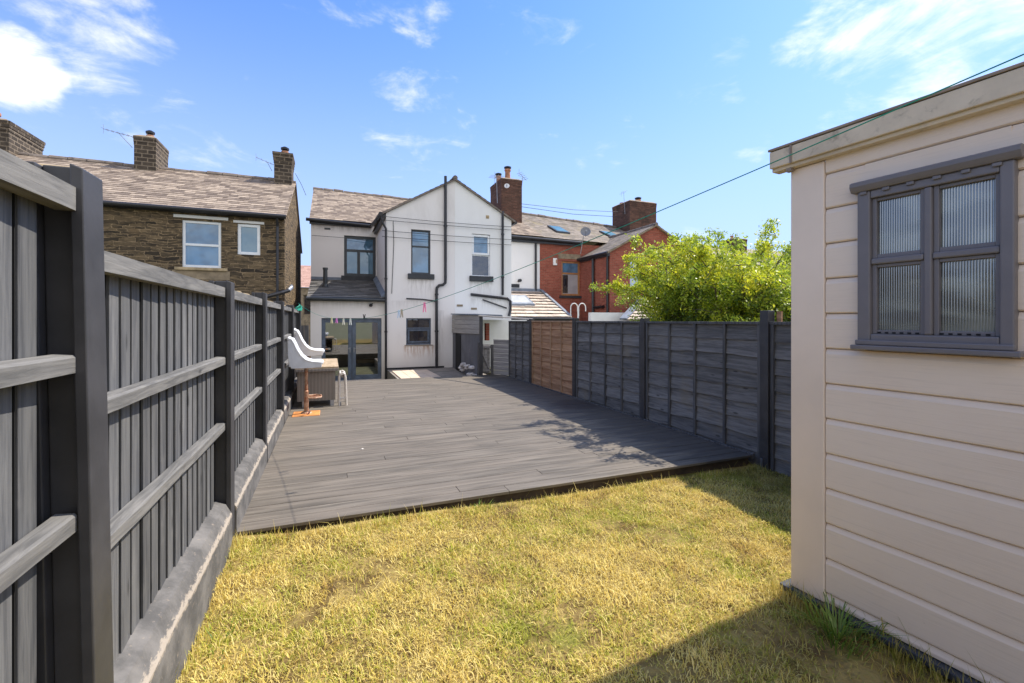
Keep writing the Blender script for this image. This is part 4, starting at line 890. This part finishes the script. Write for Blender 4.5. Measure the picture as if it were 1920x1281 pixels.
    obj('yard_wall', MB().box(9.7, 11.6, 15.8, 16.0, -.45, 1.90), 'white', H)
brick_house()

def white_hoops():
    T = thing('garden_chair_frame', 'curled white metal frame poking above the fence in front of the brick wall', 'metal frame', tuple(PY(1084, 590, 15.2)))
    m = MB()
    for (a, b) in ((1070, 1083), (1085, 1098)):
        pts = []
        for k in range(11):
            t = math.pi*k/10; pts.append(PY((a+b)/2-(b-a)/2*math.cos(t), 577-8*math.sin(t), 15.2))
        m.tube([PY(a, 592, 15.2)]+pts+[PY(b, 584, 15.2)], .02, 8)
    m.tube([PY(1084, 575, 15.2), PY(1084, 600, 15.2)], .03, 8); obj('frame', m, 'white', T)
white_hoops()

# ------------------------------------------------------------------ yard structures at the end of the deck
def yard():
    P0 = Vector((3.68, 11.62, 0)); P1 = Vector((4.02, 15.9, 0)); d = P1-P0
    T = thing('clad_outbuilding', 'low grey outbuilding with horizontal cladding above a dark painted wall beside the deck', 'outbuilding', tuple(P0))
    def q(t, off, z): n = Vector((d.y, -d.x, 0)).normalized()*off; return P0+d*t+n+Vector((0, 0, z))
    def slab(mb, t0, t1, o0, o1, za0, za1, zb0=None, zb1=None):   # z at t0 / at t1
        zb0 = za0 if zb0 is None else zb0; zb1 = za1 if zb1 is None else zb1
        mb.hexa([q(t0, o0, za0), q(t1, o0, zb0), q(t1, o1, zb0), q(t0, o1, za0), q(t0, o0, za1), q(t1, o0, zb1), q(t1, o1, zb1), q(t0, o1, za1)])
    m = MB(); slab(m, .01, .62, .02, .05, -.44, 1.7); slab(m, .6205, .995, .08, .1, -.44, 1.7); slab(m, .86, .995, .02, .07, -.44, 1.24); obj('wall', m, 'darkwall', T)
    m = MB(); n = 4
    for k in range(n):
        a0 = 1.22+k*.125; b0 = 1.14+k*.16; slab(m, 0, .995, -.012+.003*k, .018, a0, a0+.118, b0, b0+.152)
    obj('cladding', m, 'clad', T, bevel=.003); m = MB().box(P0.x+.0, P0.x+.08, P0.y-.07, P0.y-.01, .10, 1.72); obj('corner_post', m, 'post', T)
    m = MB(); m.hexa([q(-.02, -.05, 1.725), q(.995, -.05, 1.79), q(.995, 1.9, 1.66), q(-.02, .62, 1.70), q(-.02, -.05, 1.76), q(.995, -.05, 1.83), q(.995, 1.9, 1.70), q(-.02, .62, 1.735)]); obj('flat_roof', m, 'lead', T, bevel=.004); obj('roof_edge', MB().bar((3.66, 11.58, 1.715), (4.40, 9.78, 1.615), .05, .03), 'paleframe', T, bevel=.003)
    m = MB()
    for k in range(16):
        t = rnd.uniform(.0, .55); s = rnd.uniform(.05, .12); c = q(t, -.03, -.05+rnd.uniform(0, .40)*(1-abs(t-.2))); obj('footing_stone', MB().lathe(c-Vector((0, 0, s*.5)), [(s*.3, 0), (s*.95, s*.25), (s, s*.6), (s*.55, s*.95)], 7), 'whitewash', T)
    obj('doorway', MB().hexa([q(.63, .01, -.1), q(.85, .01, -.1), q(.85, .02, -.1), q(.63, .02, -.1), q(.63, .01, 1.1), q(.85, .01, 1.1), q(.85, .02, 1.1), q(.63, .02, 1.1)]), 'gap', T)
    W = thing('yard_wall', 'plain white painted wall under the thin roof edge behind the small gate', 'wall', (4.9, 14.9, -.45))
    obj('wall', MB().box(4.45, 6.5, 14.9, 15.05, -.45, 1.60), 'white', W); obj('brick_end', MB().box(4.33, 4.44, 13.0, 13.15, .98, 1.5), 'red', W)
    G = thing('garden_gate', 'small grey wooden gate with diagonal brace at the end of the deck', 'gate', (3.72, 11.68, DZ))
    m = MB(); x = 3.72
    while x < 4.03: m.box(x, x+.072, 11.74, 11.76, DZ+.03, .94-.02*(x-3.72)); x += .078
    g = obj('boards', m, 'gatewood', G, bevel=.002); obj('ledge', MB().box(3.72, 4.03, 11.705, 11.738, .83, .90).box(3.72, 4.03, 11.705, 11.738, .20, .27).bar((3.74, 11.712, .84), (3.99, 11.712, .27), .03, .06, up=(0, 1, 0)), 'gatewood', G, bevel=.002)
    obj('gate_post', MB().box(4.04, 4.10, 11.66, 11.74, -.1, .93).box(3.66, 3.715, 11.66, 11.74, -.1, .99), 'batten', G)
    F = thing('low_fence_panel', 'short weathered grey horizontal board panel between the small gate and the tall fence', 'fence', (4.1, 11.6, DZ))
    m = MB(); a = Vector((4.105, 11.66, 0)); b = Vector((XR+.02, 11.17, 0))
    for k in range(8): z = DZ+.01+k*.115; m.bar(a+Vector((0, 0, z+.055)), b+Vector((0, 0, z+.055+.0)), .016, .11)
    obj('boards', m, 'gatewood', F, bevel=.002)
    obj('cap', MB().bar(a+Vector((0, 0, 1.06)), b+Vector((0, 0, 1.06)), .04, .025), 'gatewood', F)
yard()

def side_gap():
    F = thing('boarded_side_gate', 'black boarded gate in the gap between the stone house and the white house', 'gate', (-1.0, 13.7, -.45)); m = MB()
    for k in range(7): m.box(-1.40+k*.12, -1.29+k*.12, 13.7, 13.73, -.45, 1.45)
    obj('boards', m, 'batten', F)
    H = thing('distant_house', 'distant house with pinkish tiled roof seen through the gap between houses', 'house', (-2, 40, -.46)); m = MB().wall(-9, 4, -.46, 4.2, 40, .3, ((-2.05, -1.4, 2.0, 3.6),)); obj('wall', m, 'lintel', H)
    r = MB(); roof_slates(r, (-9, 39.8, 4.2), (4, 39.8, 4.2), (4, 44, 6.4), (-9, 44, 6.4), .35, .4); obj('roof', r, 'tile_pink', H); window(H, -2.05, -1.4, 2.0, 3.6, 40, 'lintel', 'glassdark', .06, .1)
    H = thing('far_terrace', 'far slate roofed terrace with a brick chimney glimpsed above the tree', 'house', (42, 40, -.46)); obj('wall', MB().box(34, 64, 40, 48, -.46, 8.2), 'red', H)
    r = MB(); roof_slates(r, (33.8, 39.8, 8.2), (64, 39.8, 8.2), (64, 44, 10.9), (33.8, 44, 10.9), .5, .6); roof_slates(r, (33.8, 48.2, 8.2), (64, 48.2, 8.2), (64, 44, 10.9), (33.8, 44, 10.9), .9, 2); ro = obj('roof', r, 'slate_grey', H)
    chimney(ro, 47.5, 49.5, 43, 45, 9.5, 11.9, 'redgrey', ((48, 44, .5, .2, 0), (49, 44, .4, .2, 0)), flash=False)
side_gap()

# ------------------------------------------------------------------ tree beyond the right fence
def tree():
    T = thing('garden_tree', 'spreading yellow green leafy tree overhanging the dark fence on the right', 'tree', (7.2, 6.4, -.1)); rs = random.Random(11)
    br = MB(); tips = []
    root = Vector((7.2, 6.4, -.1)); fork = Vector((7.1, 6.3, .9))
    br.tube([root, Vector((7.16, 6.38, .45)), fork], [.11, .09, .08], 8)
    def limb(a, b, r0, bend, n=7):
        pts = []
        for i in range(n+1):
            t = i/n; p = a.lerp(b, t); p += bend*math.sin(t*math.pi)+Vector((rs.uniform(-1, 1), rs.uniform(-1, 1), rs.uniform(-1, 1)))*.035*(0 < i); pts.append(p)
        br.tube(pts, [r0*(1-.82*i/n) for i in range(n+1)], 5); return pts
    targets = []
    for k in range(95):
        th = rs.uniform(0, 2*math.pi); ph = rs.uniform(-.1, 1.0)
        rr = 1.0*rs.uniform(.72, 1.0)
        targets.append(Vector((7.25+2.35*rr*math.cos(th)*math.cos(ph), 6.3+2.7*rr*math.sin(th)*math.cos(ph), 1.55+1.18*rr*math.sin(ph)+rs.uniform(-.1, .15))))
    ext = [PX(1128, 538, 4.85), PX(1150, 530, 5.0), PX(1172, 482, 5.1), PX(1190, 520, 5.2), PX(1215, 475, 5.3), PX(1230, 560, 5.2), PX(1262, 445, 5.6), PX(1300, 450, 6), PX(1345, 440, 6.4), PX(1440, 440, 6.6), PX(1455, 445, 6.2), PX(1470, 470, 5.6), PX(1380, 480, 5.4), PX(1420, 520, 5.2),
           PX(1180, 500, 4.55), PX(1195, 462, 4.6), PX(1232, 470, 4.5), PX(1262, 462, 4.6), PX(1300, 470, 4.6), PX(1345, 480, 4.6), PX(1385, 500, 4.6), PX(1250, 500, 4.5), Vector((4.9, 4.35, 2.5)), Vector((4.7, 5.2, 2.65)), Vector((4.7, 6.2, 2.5)), Vector((4.7, 4.8, 2.7)), Vector((7.6, 5.4, 2.85)), Vector((8.2, 5.9, 3.0)), Vector((8, 6.6, 2.95))]
    targets += ext
    leaves = []
    for tg in targets:
        bend = Vector((0, 0, rs.uniform(.15, .45)))+Vector((rs.uniform(-.2, .2), rs.uniform(-.2, .2), 0))
        pts = limb(fork+Vector((rs.uniform(-.05, .05), rs.uniform(-.05, .05), rs.uniform(-.2, .1))), tg, .026, bend, 8)
        isx = tg in ext
        for i in range(3, 9):
            p = pts[i]
            for q in range(3 if i < 8 else 2):
                dv = Vector((rs.gauss(0, 1), rs.gauss(0, 1), rs.gauss(0, .6))).normalized()*rs.uniform(.2, .5)*(.6 if isx and i > 5 else 1)
                if p.x+dv.x < 4.42: dv.x = abs(dv.x)*.3
                e = p+dv; br.tube([p, p+dv*.5+Vector((0, 0, .03)), e], [.007, .005, .002], 3, cap=False)
                leaves.append((p, e))
    obj('branches', br, 'bark', T)
    nl = np.random.RandomState(5); segs = np.array([[*a, *b] for a, b in leaves]); n = 175000
    idx = nl.randint(0, len(segs), n); t = nl.uniform(.15, 1.08, n)[:, None]; pos = segs[idx, :3]*(1-t)+segs[idx, 3:]*t+nl.normal(0, .045, (n, 3))
    s = nl.uniform(.013, .027, n)[:, None]; a = nl.normal(0, 1, (n, 3)); a /= np.linalg.norm(a, axis=1)[:, None]; u = nl.normal(0, 1, (n, 3)); u[:, 2] = np.abs(u[:, 2])+.6; b = np.cross(a, u); b /= np.linalg.norm(b, axis=1)[:, None]
    V = np.stack([pos-a*s*1.2, pos+b*s*.62, pos+a*s*1.3, pos-b*s*.62], 1)
    yel = pos[:, 0]+nl.normal(0, .5, n) < 99
    dark = (pos[:, 2]+nl.normal(0, .25, n) < 1.75) & (pos[:, 0] > 5.6) | (nl.uniform(0, 1, n) < .12)  # low inner leaves coloured darker to paint shade into the crown
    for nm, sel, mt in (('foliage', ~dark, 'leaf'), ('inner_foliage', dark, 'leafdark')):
        v = V[sel]; k = len(v); me = bpy.data.meshes.new(nm); me.vertices.add(k*4); me.vertices.foreach_set('co', (v-np.array([7.2, 6.4, -.1])).ravel())
        me.loops.add(k*4); me.loops.foreach_set('vertex_index', np.arange(k*4, dtype=np.int32)); me.polygons.add(k); me.polygons.foreach_set('loop_start', (np.arange(k)*4).astype(np.int32)); me.update(calc_edges=True); me.materials.append(M[mt])
        o = bpy.data.objects.new(nm, me); C.objects.link(o); o.parent = T
tree()

# ------------------------------------------------------------------ garden furniture
def table():
    X0, X1, Y0, Y1 = -.56, .12, 8.38, 10.15; zt = .80
    T = thing('wicker_table', 'wicker sided garden table with slatted wooden top against the left fence', 'table', (-.2, 9, DZ)); m = MB(); n = 9
    for k in range(n): a = Y0+(Y1-Y0)*k/n; m.box(X0, X1, a+.003, a+(Y1-Y0)/n-.003, zt-.028, zt)
    obj('tabletop', m, 'tabletop', T, bevel=.003); obj('apron', MB().box(X0, X1+.0, Y0-.004, Y0+.03, zt-.075, zt-.03).box(X1-.03, X1+.004, Y0+.031, Y1, zt-.075, zt-.03).box(X0, X1-.031, Y1-.03, Y1, zt-.075, zt-.03), 'wicker', T, bevel=.004)
    obj('side_panel', MB().box(X0+.03, X1-.05, Y0+.06, Y0+.09, DZ+.10, zt-.076).box(X1-.08, X1-.05, Y0+.091, Y1-.1, DZ+.10, zt-.076).box(X0+.1, X0+.13, Y0+.091, Y1-.1, DZ+.10, zt-.076), 'wicker', T)
    for x, y in ((X0+.14, Y0+.08), (X1-.10, Y0+.08), (X0+.14, Y1-.15), (X1-.10, Y1-.15)): obj('leg', MB().box(x-.03, x+.03, y-.03, y+.03, DZ, DZ+.099), 'metal', T)
    S_ = thing('nesting_stool', 'pale framed wicker stool tucked against the right side of the wicker table', 'stool', (.16, 8.6, DZ)); f = MB()
    for y in (8.40, 8.78):
        f.tube([(.13, y, DZ), (.135, y, .62), (.15, y, .67), (.19, y, .68), (.22, y, .66), (.235, y, .6), (.25, y, DZ)], .018, 8)
    f.tube([(.15, 8.40, .67), (.15, 8.78, .67)], .018, 8); f.tube([(.22, 8.40, .66), (.22, 8.78, .66)], .018, 8); f.tube([(.24, 8.40, .24), (.24, 8.78, .24)], .014, 8); f.tube([(.135, 8.40, .24), (.24, 8.40, .24)], .014, 8)
    obj('frame', f, 'paleframe', S_); obj('seat', MB().box(.135, .235, 8.42, 8.76, .60, .65), 'wicker', S_, bevel=.01)
table()
def bar_stool(loc, k, lift, label):
    x, y = loc; T = thing('bar_stool', label, 'bar stool', (x, y, DZ), group='white bar stools beside the wicker table'); zs = DZ+lift
    def ln(a, b, z): return (x+a*k, y+b*k, zs+z*k)
    prof = [(-.30, .52), (-.275, .545), (-.235, .53), (-.20, .46), (-.15, .34), (-.08, .225), (.0, .15), (.10, .115), (.20, .105), (.27, .10)]
    lower = [(.27, .02), (.10, .0), (-.22, .0), (-.275, .05), (-.295, .25)]
    sh = MB()
    for b in (-.215, .19): sh.prism([ln(a, b, z) for a, z in prof+lower], (0, .025*k, 0))
    sh.hexa([ln(-.285, -.19, .03), ln(-.25, -.19, .03), ln(-.25, .19, .03), ln(-.285, .19, .03), ln(-.30, -.19, .53), ln(-.262, -.19, .53), ln(-.262, .19, .53), ln(-.30, .19, .53)]); sh.hexa([ln(-.25, -.19, .0), ln(.26, -.19, .0), ln(.26, .19, .0), ln(-.25, .19, .0), ln(-.25, -.19, .04), ln(.26, -.19, .04), ln(.26, .19, .04), ln(-.25, .19, .04)])
    obj('seat_shell', sh, 'shell', T, bevel=.006)
    rim = MB()
    for b in (-.203, .203): rim.tube([ln(a, b, z) for a, z in prof], .021*k, 8)
    rim.tube([ln(-.282, -.203, .535), ln(-.282, 0, .56), ln(-.282, .203, .535)], .03*k, 8); obj('padded_rim', rim, 'leather', T, smooth=True)
    c = MB(); c.box(*[q for a, b in zip(ln(-.22, -.175, .045), ln(.30, .175, .14)) for q in (a, b)]); obj('cushion', c, 'leather', T, bevel=.04)
    c = MB(); c.hexa([ln(-.255, -.18, .12), ln(-.17, -.18, .12), ln(-.17, .18, .12), ln(-.255, .18, .12), ln(-.27, -.18, .52), ln(-.235, -.18, .52), ln(-.235, .18, .52), ln(-.27, .18, .52)]); obj('backrest_pad', c, 'leather', T, bevel=.02)
    obj('column', MB().lathe((x, y, DZ), [(.09, .012), (.07, .03), (.034, .05), (.032, .34), (.034, .345), (.034, .36), (.026, .37), (.026, lift)], 14), 'rust', T)
    f = MB(); f.tube([(x+.03, y-.02, DZ+.27), (x+.20, y-.02, DZ+.265)], .013, 8); f.tube([(x+.03, y+.14, DZ+.27), (x+.14, y+.16, DZ+.27), (x+.21, y+.10, DZ+.27), (x+.22, y, DZ+.265), (x+.21, y-.10, DZ+.265), (x+.14, y-.16, DZ+.27), (x+.03, y-.14, DZ+.27)], .013, 8); obj('footrest', f, 'rust', T)
    a = .20; p = MB(); p.hexa([(x-a, y-a, DZ+.001), (x+a, y-a, DZ+.001), (x+a, y+a, DZ+.001), (x-a, y+a, DZ+.001), (x-a+.01, y-a+.01, DZ+.013), (x+a-.01, y-a+.01, DZ+.013), (x+a-.01, y+a-.01, DZ+.013), (x-a+.01, y+a-.01, DZ+.013)]); obj('base_plate', p, 'rustplate', T, bevel=.003)
bar_stool((-.36, 7.85), 0.84, .735, 'nearer white bar stool with rusted column and orange base in front of the wicker table')
bar_stool((-.42, 10.42), .98, .735, 'farther white bar stool with only its grey backed seat showing above the table')

# ------------------------------------------------------------------ clothes line and pegs
A = Vector((-.62, 10.2, 1.945)); B = Vector((1.944, .233, 2.435))
def LP(t): return A.lerp(B, t)-Vector((0, 0, 4*.506*t*(1-t)*(1+.345*(1-2*t))))
def find(u):        # where along the line a peg hangs
    best = min((abs(960+FPX*((p.x*math.cos(YAW)-p.y*math.sin(YAW))/(p.x*math.sin(YAW)+p.y*math.cos(YAW)))-u), t) for t in [i/2000 for i in range(1, 1990)] for p in [LP(t)]); return best[1]
tag(obj('clothes_line', MB().tube([LP(i/60) for i in range(61)]+[Vector((2.62, -.35, 2.54))], .0022, 6), 'green'), 'thin green clothes line sagging from the left fence to the cream shed', 'clothes line')
rope = MB()
for k in range(5):
    cx = 10.2+k*.22; rope.tube([(-.64+.05*math.cos(t)+rnd.uniform(-.01, .01), cx+.13*math.sin(t*1.0+k), 1.85+.05*math.cos(t*1.0+k*.5)+rnd.uniform(-.01, .01)) for t in np.linspace(0, 2*math.pi*1.3, 16)], .008, 5)
tag(obj('rope_coil', rope, 'green'), 'tangled green cord looped over the top of the left fence', 'cord')
for nm, col in (('pegyellow', (.70, .66, .38)), ('pegpink', (.75, .22, .60)), ('pegcream', (.74, .72, .60)), ('pegpale', (.70, .72, .66)), ('pegblack', (.03, .03, .03)), ('pegblue', (.55, .68, .85)), ('pegwood', (.42, .35, .26)), ('peghot', (.85, .20, .42))): M[nm] = plain(nm, col, .4, .08, 30, bmp=0)
def peg(u, mat, label, up=False, s=1.0, yaw=0.0):
    p = LP(find(u)); T = thing('clothes_peg', label, 'clothes peg', tuple(p), group='pegs on the clothes line')
    sg = -1 if up else 1; h = .075*s; w_ = .011*s
    c, si = math.cos(-YAW+yaw), math.sin(-YAW+yaw)
    def q(a, b, z): return (p.x+a*c-b*si, p.y+a*si+b*c, p.z+z*sg)
    for sd_ in (-1, 1):
        m = MB(); m.hexa([q(sd_*.001, -.005, .014), q(sd_*.009, -.005, .014), q(sd_*.009, .005, .014), q(sd_*.001, .005, .014)]+[q(sd_*.0005, -.005, -.02), q(sd_*.011, -.005, -.02), q(sd_*.011, .005, -.02), q(sd_*.0005, .005, -.02)])
        m.hexa([q(sd_*.0005, -.005, -.0205), q(sd_*.011, -.005, -.0205), q(sd_*.011, .005, -.0205), q(sd_*.0005, .005, -.0205)]+[q(sd_*.009, -.005, -h), q(sd_*.017, -.005, -h), q(sd_*.017, .005, -h), q(sd_*.009, .005, -h)])
        obj('jaw', m, mat, T)
    obj('spring', MB().tube([q(-.012, 0, -.018), q(.012, 0, -.018)], .004, 6), 'metal', T)
peg(622, 'pegyellow', 'pale yellow peg leftmost on the clothes line', s=1.05); peg(631, 'pegpink', 'bright pink peg next to the yellow peg on the clothes line', s=.85); peg(644, 'pegcream', 'cream peg third from the left on the clothes line', s=1.05); peg(657, 'pegpale', 'off white peg just left of the black peg on the clothes line', s=1.05)
peg(683, 'pegblack', 'black peg standing upright on the clothes line above the patio doors', up=True, s=.7); peg(748, 'pegblue', 'pale blue peg beside the wooden peg on the clothes line'); peg(753, 'pegwood', 'brown wooden peg beside the pale blue peg on the clothes line', yaw=.6); peg(796, 'peghot', 'hot pink peg hanging alone at the right on the clothes line', s=1.1)

# ------------------------------------------------------------------ weeds and scraps
def weeds():
    for (x, y, n, h, lab) in ((2.36, 1.52, 130, .16, 'green weed tuft growing at the shed base'), (-.50, 2.55, 26, .10, 'thin green weed tuft beside the left fence gravel board'), (1.1, 3.56, 30, .12, 'green weeds along the middle of the deck edge')):
        m = MB()
        for k in range(n):
            a = rnd.uniform(0, 6.28); r0 = rnd.uniform(0, .16); bx_ = x+r0*math.cos(a)*(1.6 if y > 3 else 1); by = y+r0*math.sin(a)*(.25 if y > 3 else 1); l = h*rnd.uniform(.5, 1.2); w_ = .003; d = Vector((math.cos(a), math.sin(a), 0)); s = Vector((-d.y, d.x, 0))*w_
            b0 = Vector((bx_, by, -.005)); m1 = b0+d*l*.3+Vector((0, 0, l*.6)); e = b0+d*l*.8+Vector((0, 0, l*.8)); m.add([b0-s, b0+s, m1+s, m1-s, e], [(0, 1, 2, 3), (3, 2, 4)])
        tag(obj('weed', m, 'leafdark', loc=(x, y, 0)), lab, 'weed')
    m = MB()
    for (px, py, s) in ((.33, 5.46, .013),): m.add([(px-s*1.5, py, DZ+.004), (px, py-s, DZ+.006), (px+s*1.8, py+s*.2, DZ+.005), (px+s*.3, py+s, DZ+.012), (px-s*.2, py+s*.1, DZ+.016)], [(0, 1, 4), (1, 2, 4), (2, 3, 4), (3, 0, 4)])
    tag(obj('paper_scrap', m, 'paleframe'), 'tiny crumpled white scrap lying on the deck', 'litter')
weeds()
